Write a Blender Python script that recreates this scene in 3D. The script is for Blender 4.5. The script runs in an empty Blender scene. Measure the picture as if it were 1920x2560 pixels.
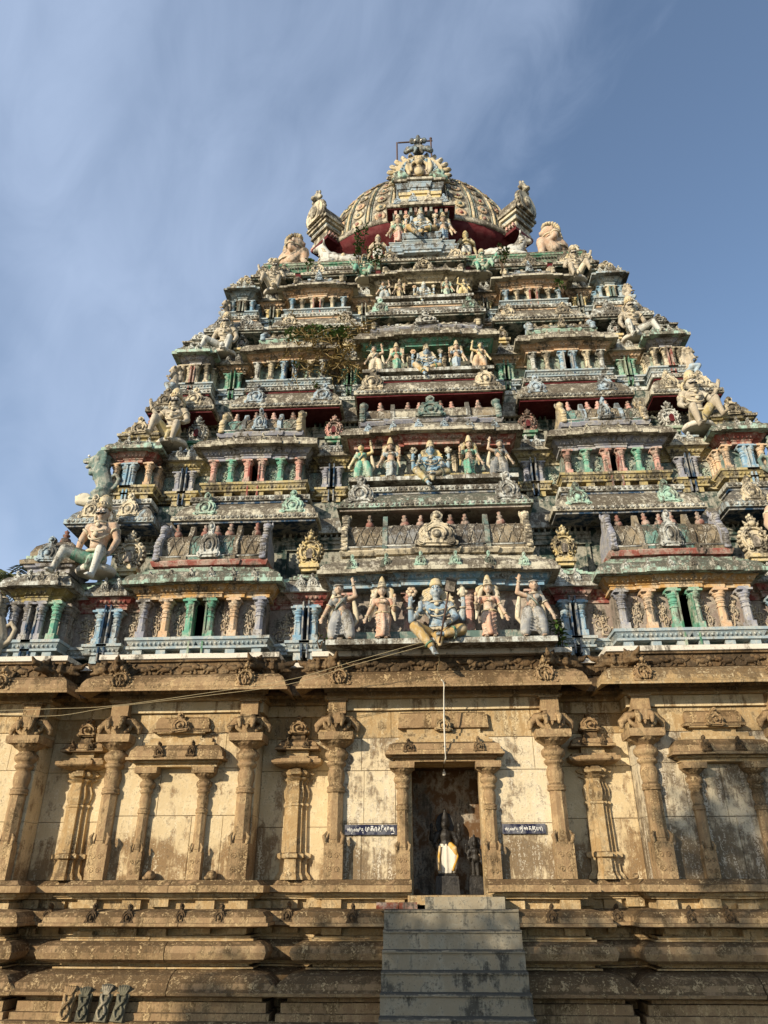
import bpy, math, random
from mathutils import Vector, Matrix, noise as mnoise
R = math.radians
random.seed(7)
sc = bpy.context.scene
col = sc.collection

# ------------------------------------------------------------------ camera
F_PX, PITCH, YAW, ROLL = 1800.0, R(27.35), R(3.07), R(-.107)
CAM = Vector((-.283, -11.0, 1.6))
_F = Vector((-math.sin(YAW)*math.cos(PITCH), math.cos(YAW)*math.cos(PITCH), math.sin(PITCH)))
_R0 = Vector((math.cos(YAW), math.sin(YAW), 0)); _U0 = _R0.cross(_F)
_R = _R0*math.cos(ROLL)+_U0*math.sin(ROLL); _U = -_R0*math.sin(ROLL)+_U0*math.cos(ROLL)
cd = bpy.data.cameras.new('camera'); cam = bpy.data.objects.new('camera', cd); col.objects.link(cam)
cd.sensor_fit = 'VERTICAL'; cd.sensor_height = 36; cd.lens = 36*F_PX/2560; cd.clip_end = 5000
m = Matrix((_R, _U, -_F)).transposed().to_4x4(); m.translation = CAM; cam.matrix_world = m
sc.camera = cam
def at(px, py, Y):
    """photo pixel -> (X, Z) on the upright plane at depth Y"""
    d = _F + _R*((px-960)/F_PX) - _U*((py-1280)/F_PX); q = CAM + d*((Y-CAM.y)/d.y)
    return q.x, q.z

# ------------------------------------------------------------------ sky and sun
SUN_AZ, SUN_EL = 40.0, 21.0      # degrees left of the facade normal (behind the camera), height
sd = Vector((-math.sin(R(SUN_AZ))*math.cos(R(SUN_EL)), -math.cos(R(SUN_AZ))*math.cos(R(SUN_EL)), math.sin(R(SUN_EL))))
w = bpy.data.worlds.new('World'); sc.world = w; w.use_nodes = True
nt = w.node_tree; N = nt.nodes; L = nt.links
bg = N['Background']; bg.inputs[1].default_value = .15
sky = N.new('ShaderNodeTexSky'); sky.sky_type = 'NISHITA'; sky.sun_disc = False
sky.sun_elevation = R(SUN_EL); sky.sun_rotation = math.atan2(sd.x, sd.y); sky.air_density = 1.0; sky.dust_density = .6; sky.ozone_density = 1.6
tc = N.new('ShaderNodeTexCoord')
# thin cirrus sheet: wind-combed noise, ending along a great circle at the upper right
def _dir(px, py): return (_F + _R*((px-960)/F_PX) - _U*((py-1280)/F_PX)).normalized()
edge = _dir(1560, 0).cross(_dir(1290, 470)).normalized()
if edge.dot(_dir(600, 300)) < 0: edge = -edge
along = _dir(1560, 0)-_dir(1290, 470); along.normalize(); across = edge.cross(along).normalized()
def wn(t, **k):
    q = N.new(t)
    for a_, v_ in k.items(): setattr(q, a_, v_)
    return q
def dot_(v, sc_):
    q = wn('ShaderNodeVectorMath', operation='DOT_PRODUCT'); L.new(tc.outputs['Generated'], q.inputs[0]); q.inputs[1].default_value = v*sc_; return q.outputs['Value']
cb = wn('ShaderNodeCombineXYZ'); L.new(dot_(along, .9), cb.inputs[0]); L.new(dot_(across, 1.4), cb.inputs[1]); L.new(dot_(edge, 1.7), cb.inputs[2])
def nz(scale, det, rough, dist):
    q = N.new('ShaderNodeTexNoise'); q.inputs['Scale'].default_value = scale; q.inputs['Detail'].default_value = det; q.inputs['Roughness'].default_value = rough; q.inputs['Distortion'].default_value = dist; L.new(cb.outputs[0], q.inputs['Vector']); return q.outputs[0]
def mth(op, a_, b_):
    q = wn('ShaderNodeMath', operation=op)
    for i_, x_ in enumerate((a_, b_)):
        if isinstance(x_, (int, float)): q.inputs[i_].default_value = x_
        else: L.new(x_, q.inputs[i_])
    return q.outputs[0]
def rng(x_, lo, hi, o0, o1):
    q = wn('ShaderNodeMapRange', interpolation_type='SMOOTHSTEP'); L.new(x_, q.inputs[0])
    for i_, v_ in enumerate((lo, hi, o0, o1)): q.inputs[i_+1].default_value = v_
    return q.outputs[0]
n_big = nz(1.7, 4, .5, .4); n_fine = nz(6.5, 10, .58, .7)
sheet = rng(mth('ADD', dot_(edge, 1.0), mth('MULTIPLY', mth('SUBTRACT', n_fine, .5), .2)), -.04, .1, 0, 1)
body = mth('ADD', rng(n_big, .34, .66, .24, .56), mth('MULTIPLY', mth('SUBTRACT', n_fine, .5), .42))
cover = mth('ADD', mth('MULTIPLY', sheet, mth('MAXIMUM', body, 0.0)), .05)
mx = N.new('ShaderNodeMixRGB'); mx.inputs[2].default_value = (3.0, 3.7, 5.0, 1)
L.new(cover, mx.inputs[0]); L.new(sky.outputs[0], mx.inputs[1]); L.new(mx.outputs[0], bg.inputs[0])
sl = bpy.data.lights.new('sun', 'SUN'); sl.energy = 4.9; sl.angle = R(.53); sl.color = (1, .87, .69)
so = bpy.data.objects.new('sun', sl); col.objects.link(so); so.rotation_euler = sd.to_track_quat('Z', 'Y').to_euler()
sc.view_settings.view_transform = 'Standard'; sc.view_settings.look = 'None'; sc.view_settings.gamma = 1; sc.view_settings.exposure = .3

# ------------------------------------------------------------------ materials
def lin(h):
    h = h.lstrip('#'); c = [int(h[i:i+2], 16)/255 for i in (0, 2, 4)]
    return tuple((x/12.92 if x <= .04045 else ((x+.055)/1.055)**2.4) for x in c)+(1,)
def weather_group():
    g = bpy.data.node_groups.new('weather', 'ShaderNodeTree'); it = g.interface
    for nme, t, dv in (('Color', 'NodeSocketColor', None), ('Grime', 'NodeSocketFloat', .5), ('Flake', 'NodeSocketFloat', .3), ('Rough', 'NodeSocketFloat', .85), ('DirtColor', 'NodeSocketColor', None), ('FlakeColor', 'NodeSocketColor', None), ('Bump', 'NodeSocketFloat', .4), ('Damp', 'NodeSocketFloat', 0.)):
        s = it.new_socket(nme, in_out='INPUT', socket_type=t)
        if dv is not None: s.default_value = dv
    it.new_socket('Shader', in_out='OUTPUT', socket_type='NodeSocketShader')
    n = g.nodes; l = g.links
    gi = n.new('NodeGroupInput'); go = n.new('NodeGroupOutput'); ge = n.new('ShaderNodeNewGeometry')
    def noi(scale, detail, rough, vec=None, dist=0):
        t = n.new('ShaderNodeTexNoise'); t.inputs['Scale'].default_value = scale; t.inputs['Detail'].default_value = detail; t.inputs['Roughness'].default_value = rough; t.inputs['Distortion'].default_value = dist
        l.new(vec or ge.outputs['Position'], t.inputs['Vector']); return t.outputs[0]
    def ma(op, a, b, c=None):
        t = n.new('ShaderNodeMath'); t.operation = op
        for i, x in enumerate((a, b, c)):
            if x is None: continue
            if isinstance(x, (int, float)): t.inputs[i].default_value = x
            else: l.new(x, t.inputs[i])
        return t.outputs[0]
    def ss(x, lo, hi):
        t = n.new('ShaderNodeMapRange'); t.interpolation_type = 'SMOOTHSTEP'; l.new(x, t.inputs[0])
        for i, v in ((1, lo), (2, hi)): 
            if isinstance(v, (int, float)): t.inputs[i].default_value = v
            else: l.new(v, t.inputs[i])
        return t.outputs[0]
    def mix(f, a, b, mode='MIX'):
        t = n.new('ShaderNodeMixRGB'); t.blend_type = mode
        for i, x in enumerate((f, a, b)):
            if isinstance(x, (int, float)): t.inputs[i].default_value = x
            elif isinstance(x, tuple): t.inputs[i].default_value = x
            else: l.new(x, t.inputs[i])
        return t.outputs[0]
    mpn = n.new('ShaderNodeMapping'); mpn.inputs['Scale'].default_value = (1, 1, .16); l.new(ge.outputs['Position'], mpn.inputs[0])
    big = noi(1.3, 4, .6); mid = noi(5.5, 8, .68, dist=.4); fine = noi(38, 5, .7); streak = noi(9, 6, .7, mpn.outputs[0])
    sep = n.new('ShaderNodeSeparateXYZ'); l.new(ge.outputs['Normal'], sep.inputs[0])
    up = ma('MAXIMUM', sep.outputs[2], 0.0)
    # tint variation
    c0 = mix(ma('MULTIPLY', big, .5), gi.outputs['Color'], mix(1.0, gi.outputs['Color'], (.78, .72, .62, 1), 'MULTIPLY'))
    # grime: growth on upward faces and in blotches
    gm = ma('ADD', ma('MULTIPLY', mid, .4), ma('MULTIPLY', streak, .48))
    gm = ma('ADD', gm, ma('MULTIPLY', big, .35)); gm = ma('ADD', gm, ma('MULTIPLY', fine, .1))
    gm = ma('ADD', gm, ma('MULTIPLY', up, .14))
    gm = ma('ADD', gm, ma('MULTIPLY', gi.outputs['Grime'], .42))
    # rain streaks hanging from the cornice and rising damp at the foot of limewashed walls
    sepp = n.new('ShaderNodeSeparateXYZ'); l.new(ge.outputs['Position'], sepp.inputs[0]); mp2 = n.new('ShaderNodeMapping'); mp2.inputs['Scale'].default_value = (1, 1, .045); l.new(ge.outputs['Position'], mp2.inputs[0])
    lng = noi(6, 4, .6, mp2.outputs[0]); foot = ss(sepp.outputs[2], 2.55, 1.75); head_ = ma('MULTIPLY', ss(sepp.outputs[2], 2.9, 4.1), ss(lng, .5, .62))
    gm = ma('ADD', gm, ma('MULTIPLY', gi.outputs['Damp'], ma('ADD', ma('MULTIPLY', foot, ma('MULTIPLY', big, .2)), ma('MULTIPLY', head_, .1))))
    gmask = ss(gm, .84, .95)
    # worn paint turns greyer and paler in patches before it is lost
    c0 = mix(ma('MULTIPLY', ss(ma('ADD', mid, ma('MULTIPLY', streak, .5)), .66, .86), .5), c0, gi.outputs['FlakeColor'])
    c1 = mix(ma('MULTIPLY', gmask, .88), c0, gi.outputs['DirtColor'])
    fl = ma('ADD', ma('MULTIPLY', fine, .5), ma('MULTIPLY', streak, .5)); fl = ma('ADD', fl, ma('MULTIPLY', gi.outputs['Flake'], .32))
    c2 = mix(ma('MULTIPLY', ss(fl, .655, .705), .8), c1, gi.outputs['FlakeColor'])
    sp = ss(ma('ADD', ma('ADD', ma('MULTIPLY', fine, .7), ma('MULTIPLY', mid, .3)), ma('MULTIPLY', gi.outputs['Grime'], .14)), .605, .66)
    c3 = mix(ma('MULTIPLY', sp, .5), c2, (.05, .04, .028, 1))
    b = n.new('ShaderNodeBsdfPrincipled'); l.new(c3, b.inputs['Base Color']); l.new(gi.outputs['Rough'], b.inputs['Roughness']); b.inputs['Specular IOR Level'].default_value = .25
    hh = ma('ADD', ma('MULTIPLY', fine, .5), ma('ADD', ma('MULTIPLY', mid, .9), ma('MULTIPLY', ma('SUBTRACT', 1.0, gmask), .25)))
    bp = n.new('ShaderNodeBump'); bp.inputs['Distance'].default_value = .03; l.new(gi.outputs['Bump'], bp.inputs['Strength']); l.new(hh, bp.inputs['Height']); l.new(bp.outputs[0], b.inputs['Normal'])
    l.new(b.outputs[0], go.inputs[0]); return g
WG = weather_group()
MATS = {}
def mat(name, hexc, grime=.45, flake=.25, rough=.85, damp=0., dirt='#352f26', flakec='#d6cfbb', bump=.35):
    m = bpy.data.materials.new(name); m.use_nodes = True; t = m.node_tree; t.nodes.clear()
    o = t.nodes.new('ShaderNodeOutputMaterial'); g = t.nodes.new('ShaderNodeGroup'); g.node_tree = WG
    g.inputs['Color'].default_value = lin(hexc); g.inputs['Grime'].default_value = grime; g.inputs['Flake'].default_value = flake; g.inputs['Rough'].default_value = rough
    g.inputs['DirtColor'].default_value = lin(dirt); g.inputs['FlakeColor'].default_value = lin(flakec); g.inputs['Bump'].default_value = bump; g.inputs['Damp'].default_value = damp
    t.links.new(g.outputs[0], o.inputs[0]); MATS[name] = m; return m
def fine_mat(n):
    if 'f_'+n not in MATS and 'weather' in [g.node_tree.name for g in MATS[n].node_tree.nodes if g.type == 'GROUP']:
        m = MATS[n].copy(); m.name = 'f_'+n; MATS['f_'+n] = m; g = [g for g in m.node_tree.nodes if g.type == 'GROUP'][0]; g.inputs['Grime'].default_value = .37; g.inputs['Flake'].default_value = .28; g.inputs['Bump'].default_value = .25
    return 'f_'+n if 'f_'+n in MATS else n
def plain(name, hexc, rough=.6, metal=0):
    m = bpy.data.materials.new(name); m.use_nodes = True; b = m.node_tree.nodes['Principled BSDF']
    b.inputs['Base Color'].default_value = lin(hexc); b.inputs['Roughness'].default_value = rough; b.inputs['Metallic'].default_value = metal; MATS[name] = m; return m
def mute(h, k, g=(0xb2, 0xb4, 0xae)):
    c = [int(h[i:i+2], 16) for i in (1, 3, 5)]; return '#%02x%02x%02x' % tuple(int(a*(1-k)+b*k) for a, b in zip(c, g))
for nme, h, gr in (('cream', '#d4c6a4', .42), ('pale', '#c8cbc4', .45), ('yellow', '#ac9a62', .4), ('paleyellow', '#d8bf7e', .3), ('orange', '#c08f4a', .3), ('blue', '#6f9bb8', .28), ('skyblue', '#9db5c4', .4), ('navy', '#23405c', .2),
                   ('green', '#559c82', .33), ('mint', '#9cc4ae', .42), ('darkgreen', '#2c6b4c', .3), ('slategreen', '#4c6862', .3), ('scrollbrown', '#b09c80', .3), ('scrollmint', '#8fa896', .3), ('deepgreen', '#33453f', .25), ('red', '#7c332b', .3), ('brick_red', '#8f4438', .3), ('pink', '#cc9484', .38), ('peach', '#cfa880', .36),
                   ('violet', '#878b99', .32), ('greyblue', '#8ea3ab', .28), ('sage', '#86a08c', .45), ('olive', '#9c8b4c', .32), ('maroon', '#7a2429', .08), ('umber', '#84746a', .35), ('skin', '#bd9a7c', .3), ('skincream', '#a89a82', .42), ('deity', '#7d9cb4', .22), ('ochre', '#b3904f', .3), ('salmon', '#cf9a7c', .25), ('grey', '#8e9294', .3), ('saridark', '#6f7476', .3), ('hair', '#2c2a2a', .1), ('kalasha', '#8a5648', .35)):
    mat(nme, mute(h, .0 if nme in ('maroon', 'navy', 'hair', 'deepgreen') else .17), gr+.1)
for nme, h in (('kap', '#c2bda8'), ('kapmint', '#a6c4b4'), ('kapwhite', '#c8ccc4'), ('kapblue', '#a4b5ba'), ('barrel', '#94876f'), ('barrelteal', '#6f958c'), ('barrelgrey', '#8b8d8c')):
    mat(nme, h, .57, .4, dirt='#3d3326', flakec='#cbc4b0', bump=.6)
mat('maroon', '#521418', .05, 0., .8, 0., '#2a0d0f', '#6a3a38', .2); mat('goldrib', '#c2b18a', .45, .35); mat('ledgewhite', '#d6d0c2', .38, .3)
mat('stone', '#947b5b', .44, .38, .9, 0., '#4e3c25', '#c8ad80', .8)
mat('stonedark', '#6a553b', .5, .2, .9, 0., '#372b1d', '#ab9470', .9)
mat('stonepale', '#aa9067', .44, .38, .9, 0., '#5c4930', '#d6c299', .7)
mat('lime', '#c9b690', .40, .35, .9, 1., '#7a5f3e', '#dccdaa', .5)
mat('limewhite', '#d2c3a2', .46, .4, .9, 1., '#6a553a', '#ddd3ba', .5)
mat('limestain', '#c8bca0', .54, .42, .9, 1., '#5d4d37', '#dbd0b8', .55)
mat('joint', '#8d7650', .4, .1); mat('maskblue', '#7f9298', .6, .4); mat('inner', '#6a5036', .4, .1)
mat('concrete', '#968c76', .44, .25, .9, 0., '#3f3d37', '#aaa592', .4)
mat('nagastone', '#6d6a58', .45, .25, .9, 0., '#3a3a30', '#a39c84', .8)
mat('brickm', '#8a4a33', .45, .15); mat('earth', '#6b5a3f', .4, .1, .95)
mat('blackstone', '#1d1b19', .2, .05, .4, 0., '#0f0e0d', '#4a463f', .5)
mat('cloth', '#cfc9ba', .1, .1, .9, bump=.2); mat('clothgold', '#c99a2e', .1, .05, .8, bump=.2)
mat('signblue', '#181d38', 0, 0, .8, 0., '#161a2c', '#8a8a8a', .15); mat('whitewash', '#d8d5c8', .25, .3, bump=.3)
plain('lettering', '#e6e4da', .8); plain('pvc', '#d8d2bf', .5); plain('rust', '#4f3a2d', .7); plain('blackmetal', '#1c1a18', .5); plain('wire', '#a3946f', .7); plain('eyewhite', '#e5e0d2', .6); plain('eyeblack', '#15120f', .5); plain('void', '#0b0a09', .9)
def leafmat(name, hexc, hex2):
    m = bpy.data.materials.new(name); m.use_nodes = True; t = m.node_tree; b = t.nodes['Principled BSDF']; b.inputs['Roughness'].default_value = .6
    oi = t.nodes.new('ShaderNodeNewGeometry'); n = t.nodes.new('ShaderNodeTexNoise'); n.inputs['Scale'].default_value = 7; t.links.new(oi.outputs['Position'], n.inputs['Vector'])
    x = t.nodes.new('ShaderNodeMixRGB'); x.inputs[1].default_value = lin(hexc); x.inputs[2].default_value = lin(hex2); t.links.new(n.outputs[0], x.inputs[0]); t.links.new(x.outputs[0], b.inputs['Base Color'])
    b.inputs['Subsurface Weight'].default_value = 0; MATS[name] = m
leafmat('leaf', '#2f4a1e', '#56702e'); leafmat('dry', '#6e5a30', '#8d7a45'); leafmat('palm', '#3a4a22', '#6a6a38'); leafmat('bark', '#5a4630', '#77624a')

# ------------------------------------------------------------------ mesh tools
class MB:
    def __init__(s): s.v = []; s.f = []; s.sm = []
    def add(s, v, f, smooth=False):
        o = len(s.v); s.v += [tuple(p) for p in v]; s.f += [tuple(i+o for i in q) for q in f]; s.sm += [smooth]*len(f); return s
    def box(s, x0, x1, y0, y1, z0, z1, t=0):
        a = t
        return s.add([(x0, y0, z0), (x1, y0, z0), (x1, y1, z0), (x0, y1, z0), (x0+a, y0+a, z1), (x1-a, y0+a, z1), (x1-a, y1-a, z1), (x0+a, y1-a, z1)],
                     [(0, 3, 2, 1), (4, 5, 6, 7), (0, 1, 5, 4), (1, 2, 6, 5), (2, 3, 7, 6), (3, 0, 4, 7)])
    def prism(s, poly, y0, y1):
        n = len(poly); v = [(x, y0, z) for x, z in poly]+[(x, y1, z) for x, z in poly]
        return s.add(v, [tuple(range(n)), tuple(range(2*n-1, n-1, -1))]+[(i, i+n, (i+1) % n+n, (i+1) % n) for i in range(n)])
    def xprism(s, poly, x0, x1, smooth=False):
        n = len(poly); v = [(x0, y, z) for y, z in poly]+[(x1, y, z) for y, z in poly]
        s.add(v, [(i, (i+1) % n, (i+1) % n+n, i+n) for i in range(n)], smooth); o = len(s.v)-2*n
        s.f += [tuple(o+i for i in range(n-1, -1, -1)), tuple(o+n+i for i in range(n))]; s.sm += [False, False]; return s
    def lathe(s, prof, n=10, c=(0, 0, 0), sx=1, sy=1, rot=0, smooth=True):
        v = []; 
        for r, z in prof:
            for k in range(n):
                a = 2*math.pi*(k+.5)/n+rot; v.append((c[0]+r*sx*math.cos(a), c[1]+r*sy*math.sin(a), c[2]+z))
        f = [(j*n+k, j*n+(k+1) % n, (j+1)*n+(k+1) % n, (j+1)*n+k) for j in range(len(prof)-1) for k in range(n)]
        s.add(v, f, smooth); o = len(s.v)-len(v)
        s.f += [tuple(o+k for k in range(n-1, -1, -1)), tuple(o+(len(prof)-1)*n+k for k in range(n))]; s.sm += [False, False]; return s
    def mould(s, plan, prof, smooth=False):
        plan = [Vector(p) for p in plan]; P = [plan[0]]
        for a_, b_ in zip(plan[:-1], plan[1:]):      # hand-laid: long runs wander a few millimetres
            k_ = int((b_-a_).length/.28); t_ = (b_-a_).normalized() if k_ else None
            for q_ in range(1, k_):
                p_ = a_.lerp(b_, q_/k_); P.append(p_+Vector((t_.y, -t_.x))*.007*mnoise.noise((p_.x*2.3, p_.y*2.3, prof[0][1]*3)))
            P.append(b_)
        n = len(P); off = []
        for i in range(n):
            ns = []
            for a, b in ((i-1, i), (i, i+1)):
                if a < 0 or b >= n: continue
                d = (P[b]-P[a]).normalized(); ns.append(Vector((d.y, -d.x)))
            if len(ns) == 2 and abs(ns[0].dot(ns[1])) < .5: off.append(ns[0]+ns[1])
            else: off.append(ns[0])
        zj = [.008*mnoise.noise((P[i].x*1.7, P[i].y*1.7, round(prof[0][1])*2.0)) for i in range(n)]; v = [(P[i].x+off[i].x*o, P[i].y+off[i].y*o, z+zj[i]) for o, z in prof for i in range(n)]
        f = [(j*n+i, j*n+i+1, (j+1)*n+i+1, (j+1)*n+i) for j in range(len(prof)-1) for i in range(n-1)]
        f += [tuple(range(n-1, -1, -1)), tuple((len(prof)-1)*n+i for i in range(n))]
        return s.add(v, f, smooth)
    def tube(s, pts, r, n=6, smooth=True):
        P = [Vector(p) for p in pts]; k = len(P); rr = r if isinstance(r, (list, tuple)) else [r]*k; v = []
        for i, p in enumerate(P):
            d = (P[min(i+1, k-1)]-P[max(i-1, 0)]).normalized(); u = d.cross(Vector((0, 0, 1)) if abs(d.z) < .9 else Vector((1, 0, 0))).normalized(); q = d.cross(u)
            for j in range(n):
                a = 2*math.pi*j/n; v.append(p+(u*math.cos(a)+q*math.sin(a))*rr[i])
        f = [(i*n+j, i*n+(j+1) % n, (i+1)*n+(j+1) % n, (i+1)*n+j) for i in range(k-1) for j in range(n)]+[tuple(range(n-1, -1, -1)), tuple((k-1)*n+j for j in range(n))]
        return s.add(v, f, smooth)
    def ell(s, c, r, n=8, m=5, rot=None):
        if isinstance(r, (int, float)): r = (r, r, r)
        v = [Vector((0, 0, -r[2]))]
        for j in range(1, m):
            a = -math.pi/2+math.pi*j/m
            for k in range(n): b = 2*math.pi*k/n; v.append(Vector((r[0]*math.cos(a)*math.cos(b), r[1]*math.cos(a)*math.sin(b), r[2]*math.sin(a))))
        v.append(Vector((0, 0, r[2])))
        if rot: v = [rot @ p for p in v]
        v = [p+Vector(c) for p in v]; t = len(v)-1
        f = [(0, 1+(k+1) % n, 1+k) for k in range(n)]+[(1+j*n+k, 1+j*n+(k+1) % n, 1+(j+1)*n+(k+1) % n, 1+(j+1)*n+k) for j in range(m-2) for k in range(n)]+[(t, 1+(m-2)*n+k, 1+(m-2)*n+(k+1) % n) for k in range(n)]
        return s.add(v, f, True)
    def limb(s, pts, radii, n=9):
        for i in range(len(pts)-1):
            a, b = Vector(pts[i]), Vector(pts[i+1]); ra, rb = radii[i], radii[i+1]; d = (b-a); l = d.length; d.normalize()
            P = []; rr = []
            for t in (-1, -.7, -.3): P.append(a+d*ra*t); rr.append(max(.0008, ra*math.sqrt(max(0, 1-t*t))))
            P.append(a); rr.append(ra); P.append(b); rr.append(rb)
            for t in (.3, .7, 1): P.append(b+d*rb*t); rr.append(max(.0008, rb*math.sqrt(max(0, 1-t*t))))
            s.tube(P, rr, n)
        return s
    def mesh(s, name):
        me = bpy.data.meshes.new(name); me.from_pydata(s.v, [], s.f); me.materials.append(None)
        me.polygons.foreach_set('use_smooth', s.sm); me.update(); return me
JIT = dict(kudu_ornament=.06, eave_rosette=.1, flame_ornament=.05, finial=.1, pilaster=.012, frieze_beast=.1, cornice_medallion=.06, eave_kudu=.12, neck_block=.01, dome_rosette=.05); jr = random.Random(21)
def obj(name, me, m, parent=None, loc=(0, 0, 0), scale=1, rot=(0, 0, 0)):
    if isinstance(me, MB): me = me.mesh(name)
    o = bpy.data.objects.new(name, me); col.objects.link(o); o.location = loc; o.rotation_euler = rot
    o.scale = (scale,)*3 if isinstance(scale, (int, float)) else scale
    if m: o.material_slots[0].link = 'OBJECT'; o.material_slots[0].material = MATS[m]
    if parent is not None and name in JIT:
        k = JIT[name]; o.rotation_euler.y += jr.uniform(-k, k); o.rotation_euler.x += jr.uniform(-k, k)*.6; q = 1+jr.uniform(-k, k); o.scale = (o.scale[0]*q, o.scale[1], o.scale[2]*(1+jr.uniform(-k, k)*(name not in ('pilaster', 'column'))))
    o.parent = parent; return o
def empty(name, label, cat, loc=(0, 0, 0), group=None, rz=0, scale=1):
    o = bpy.data.objects.new(name, None); col.objects.link(o); o.location = loc; o.rotation_euler = (0, 0, rz); o.scale = (scale,)*3 if isinstance(scale, (int, float)) else scale
    o['label'] = label; o['category'] = cat
    if group: o['group'] = group
    return o
def tag(o, label, cat, group=None):
    o['label'] = label; o['category'] = cat
    if group: o['group'] = group
    return o
def remesh(mb, vox, smooth_it=2):
    me = mb.mesh('tmp'); o = bpy.data.objects.new('tmp', me); col.objects.link(o)
    r = o.modifiers.new('r', 'REMESH'); r.mode = 'VOXEL'; r.voxel_size = vox
    if smooth_it: q = o.modifiers.new('s', 'SMOOTH'); q.factor = .5; q.iterations = smooth_it
    dg = bpy.context.evaluated_depsgraph_get(); e = o.evaluated_get(dg); out = bpy.data.meshes.new_from_object(e)
    bpy.data.objects.remove(o); bpy.data.meshes.remove(me)
    if not out.materials: out.materials.append(None)
    out.polygons.foreach_set('use_smooth', [True]*len(out.polygons)); return out
def rect(x0, x1, yf, yb): return [(x0, yb), (x0, yf), (x1, yf), (x1, yb)]
def bayplan(x0, x1, yf, yb, steps=()):
    """front outline of a bay with stepped middle: steps = [(fraction of half width, projection)]"""
    c = (x0+x1)/2; h = (x1-x0)/2; lft = [(x0, yb), (x0, yf)]; y = yf
    for fr, e in steps: lft += [(c-h*fr, y), (c-h*fr, yf-e)]; y = yf-e
    return lft+[(2*c-p[0], p[1]) for p in reversed(lft)]

# ------------------------------------------------------------------ shared ornament shapes
def outline_kudu(k=1.0):
    l = [(-.46, 0), (-.58, .05), (-.6, .16), (-.5, .22), (-.47, .34), (-.5, .47), (-.44, .62), (-.3, .76), (-.17, .84), (-.11, .95), (-.15, 1.02), (-.17, 1.12), (-.1, 1.23), (0, 1.29)]
    p = l+[(-x, z) for x, z in reversed(l[:-1])]
    cx, cz = 0, .42
    return [((x-cx)*k, (z-cz)*k+cz) for x, z in p]
def spiral(c, r0, r1, turns, y, start=0, sgn=1, n=18):
    return [(c[0]+sgn*(r0+(r1-r0)*t/n)*math.cos(start+2*math.pi*turns*t/n), y, c[1]+(r0+(r1-r0)*t/n)*math.sin(start+2*math.pi*turns*t/n)) for t in range(n+1)]
def make_kudu():
    b = MB(); b.prism(outline_kudu(), -.1, .12)
    b.prism([(x, z) for x, z in outline_kudu(.8) if z < .98], -.15, -.08)
    arch = [(math.cos(a)*.27, -.17, .40+math.sin(a)*.27) for a in [R(t) for t in range(-50, 231, 20)]]
    b.tube(arch, .045, 6); b.ell((0, -.17, .4), (.13, .09, .15)); b.ell((0, -.12, 1.1), (.1, .07, .1))
    for s in (-1, 1):
        b.tube(spiral((s*.42, .13), .13, .03, 1.2, -.13, R(90), s), .03, 5); b.ell((s*.27, -.13, .74), (.09, .06, .06))
        b.tube([(s*.36, -.13, .28), (s*.42, -.14, .42), (s*.38, -.14, .58), (s*.24, -.14, .72), (s*.1, -.13, .82), (s*.05, -.12, .95)], .03, 5)
    return b.mesh('kudu')
def make_flame():
    b = MB(); n = 15
    b.prism([(.40*math.cos(2*math.pi*k/28), .42+.40*math.sin(2*math.pi*k/28)) for k in range(28)], -.06, .14)
    for k in range(n):
        a = R(-42+264*k/(n-1)); q = Matrix.Rotation(-(a-math.pi/2), 3, 'Y')
        b.ell((.42*math.cos(a), 0, .42+.42*math.sin(a)), (.068, .08, .08), 7, 5, q)
    b.tube([(.33*math.cos(R(t)), -.08, .42+.33*math.sin(R(t))) for t in range(-60, 241, 15)], .035, 6)
    b.tube([(.14*math.cos(R(t)), -.1, .34+.17*math.sin(R(t))) for t in range(-40, 221, 20)], .04, 6)
    for s in (-1, 1):
        b.tube(spiral((s*.2, .12), .12, .03, 1.2, -.09, R(90), s), .035, 6); b.tube(spiral((s*.22, .55), .1, .03, 1.1, -.09, R(-60), s), .03, 6)
        b.ell((s*.15, -.05, .86), (.07, .07, .06)); b.ell((s*.09, -.08, 1.0), (.045, .06, .045)); b.tube([(s*.08, -.03, .9), (s*.2, -.03, .93), (s*.24, -.03, 1.0)], [.04, .035, .01], 5)
    b.ell((0, -.06, .9), (.13, .1, .12)); b.ell((0, -.04, 1.03), (.11, .09, .09)); b.ell((0, -.02, 1.15), (.05, .05, .08)); b.ell((-.08, -.02, 1.11), (.035, .04, .05)); b.ell((.08, -.02, 1.11), (.035, .04, .05))
    b.box(-.3, .3, -.1, .14, -.04, .05)
    return b.mesh('flame')
def make_niche():
    b = MB(); b.prism([(-.1, .16)]+[(.1*math.cos(a), .36+.13*math.sin(a)) for a in [R(t) for t in range(180, -1, -20)]]+[(.1, .16)], -.075, -.05); return b.mesh('niche')
def make_kalasha():
    return MB().lathe([(.2, 0), (.42, .06), (.5, .2), (.42, .36), (.2, .44), (.2, .5), (.33, .56), (.33, .62), (.16, .68), (.2, .8), (.24, .86), (.1, .92), (.03, 1.0)], 10).mesh('kalasha')
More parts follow.
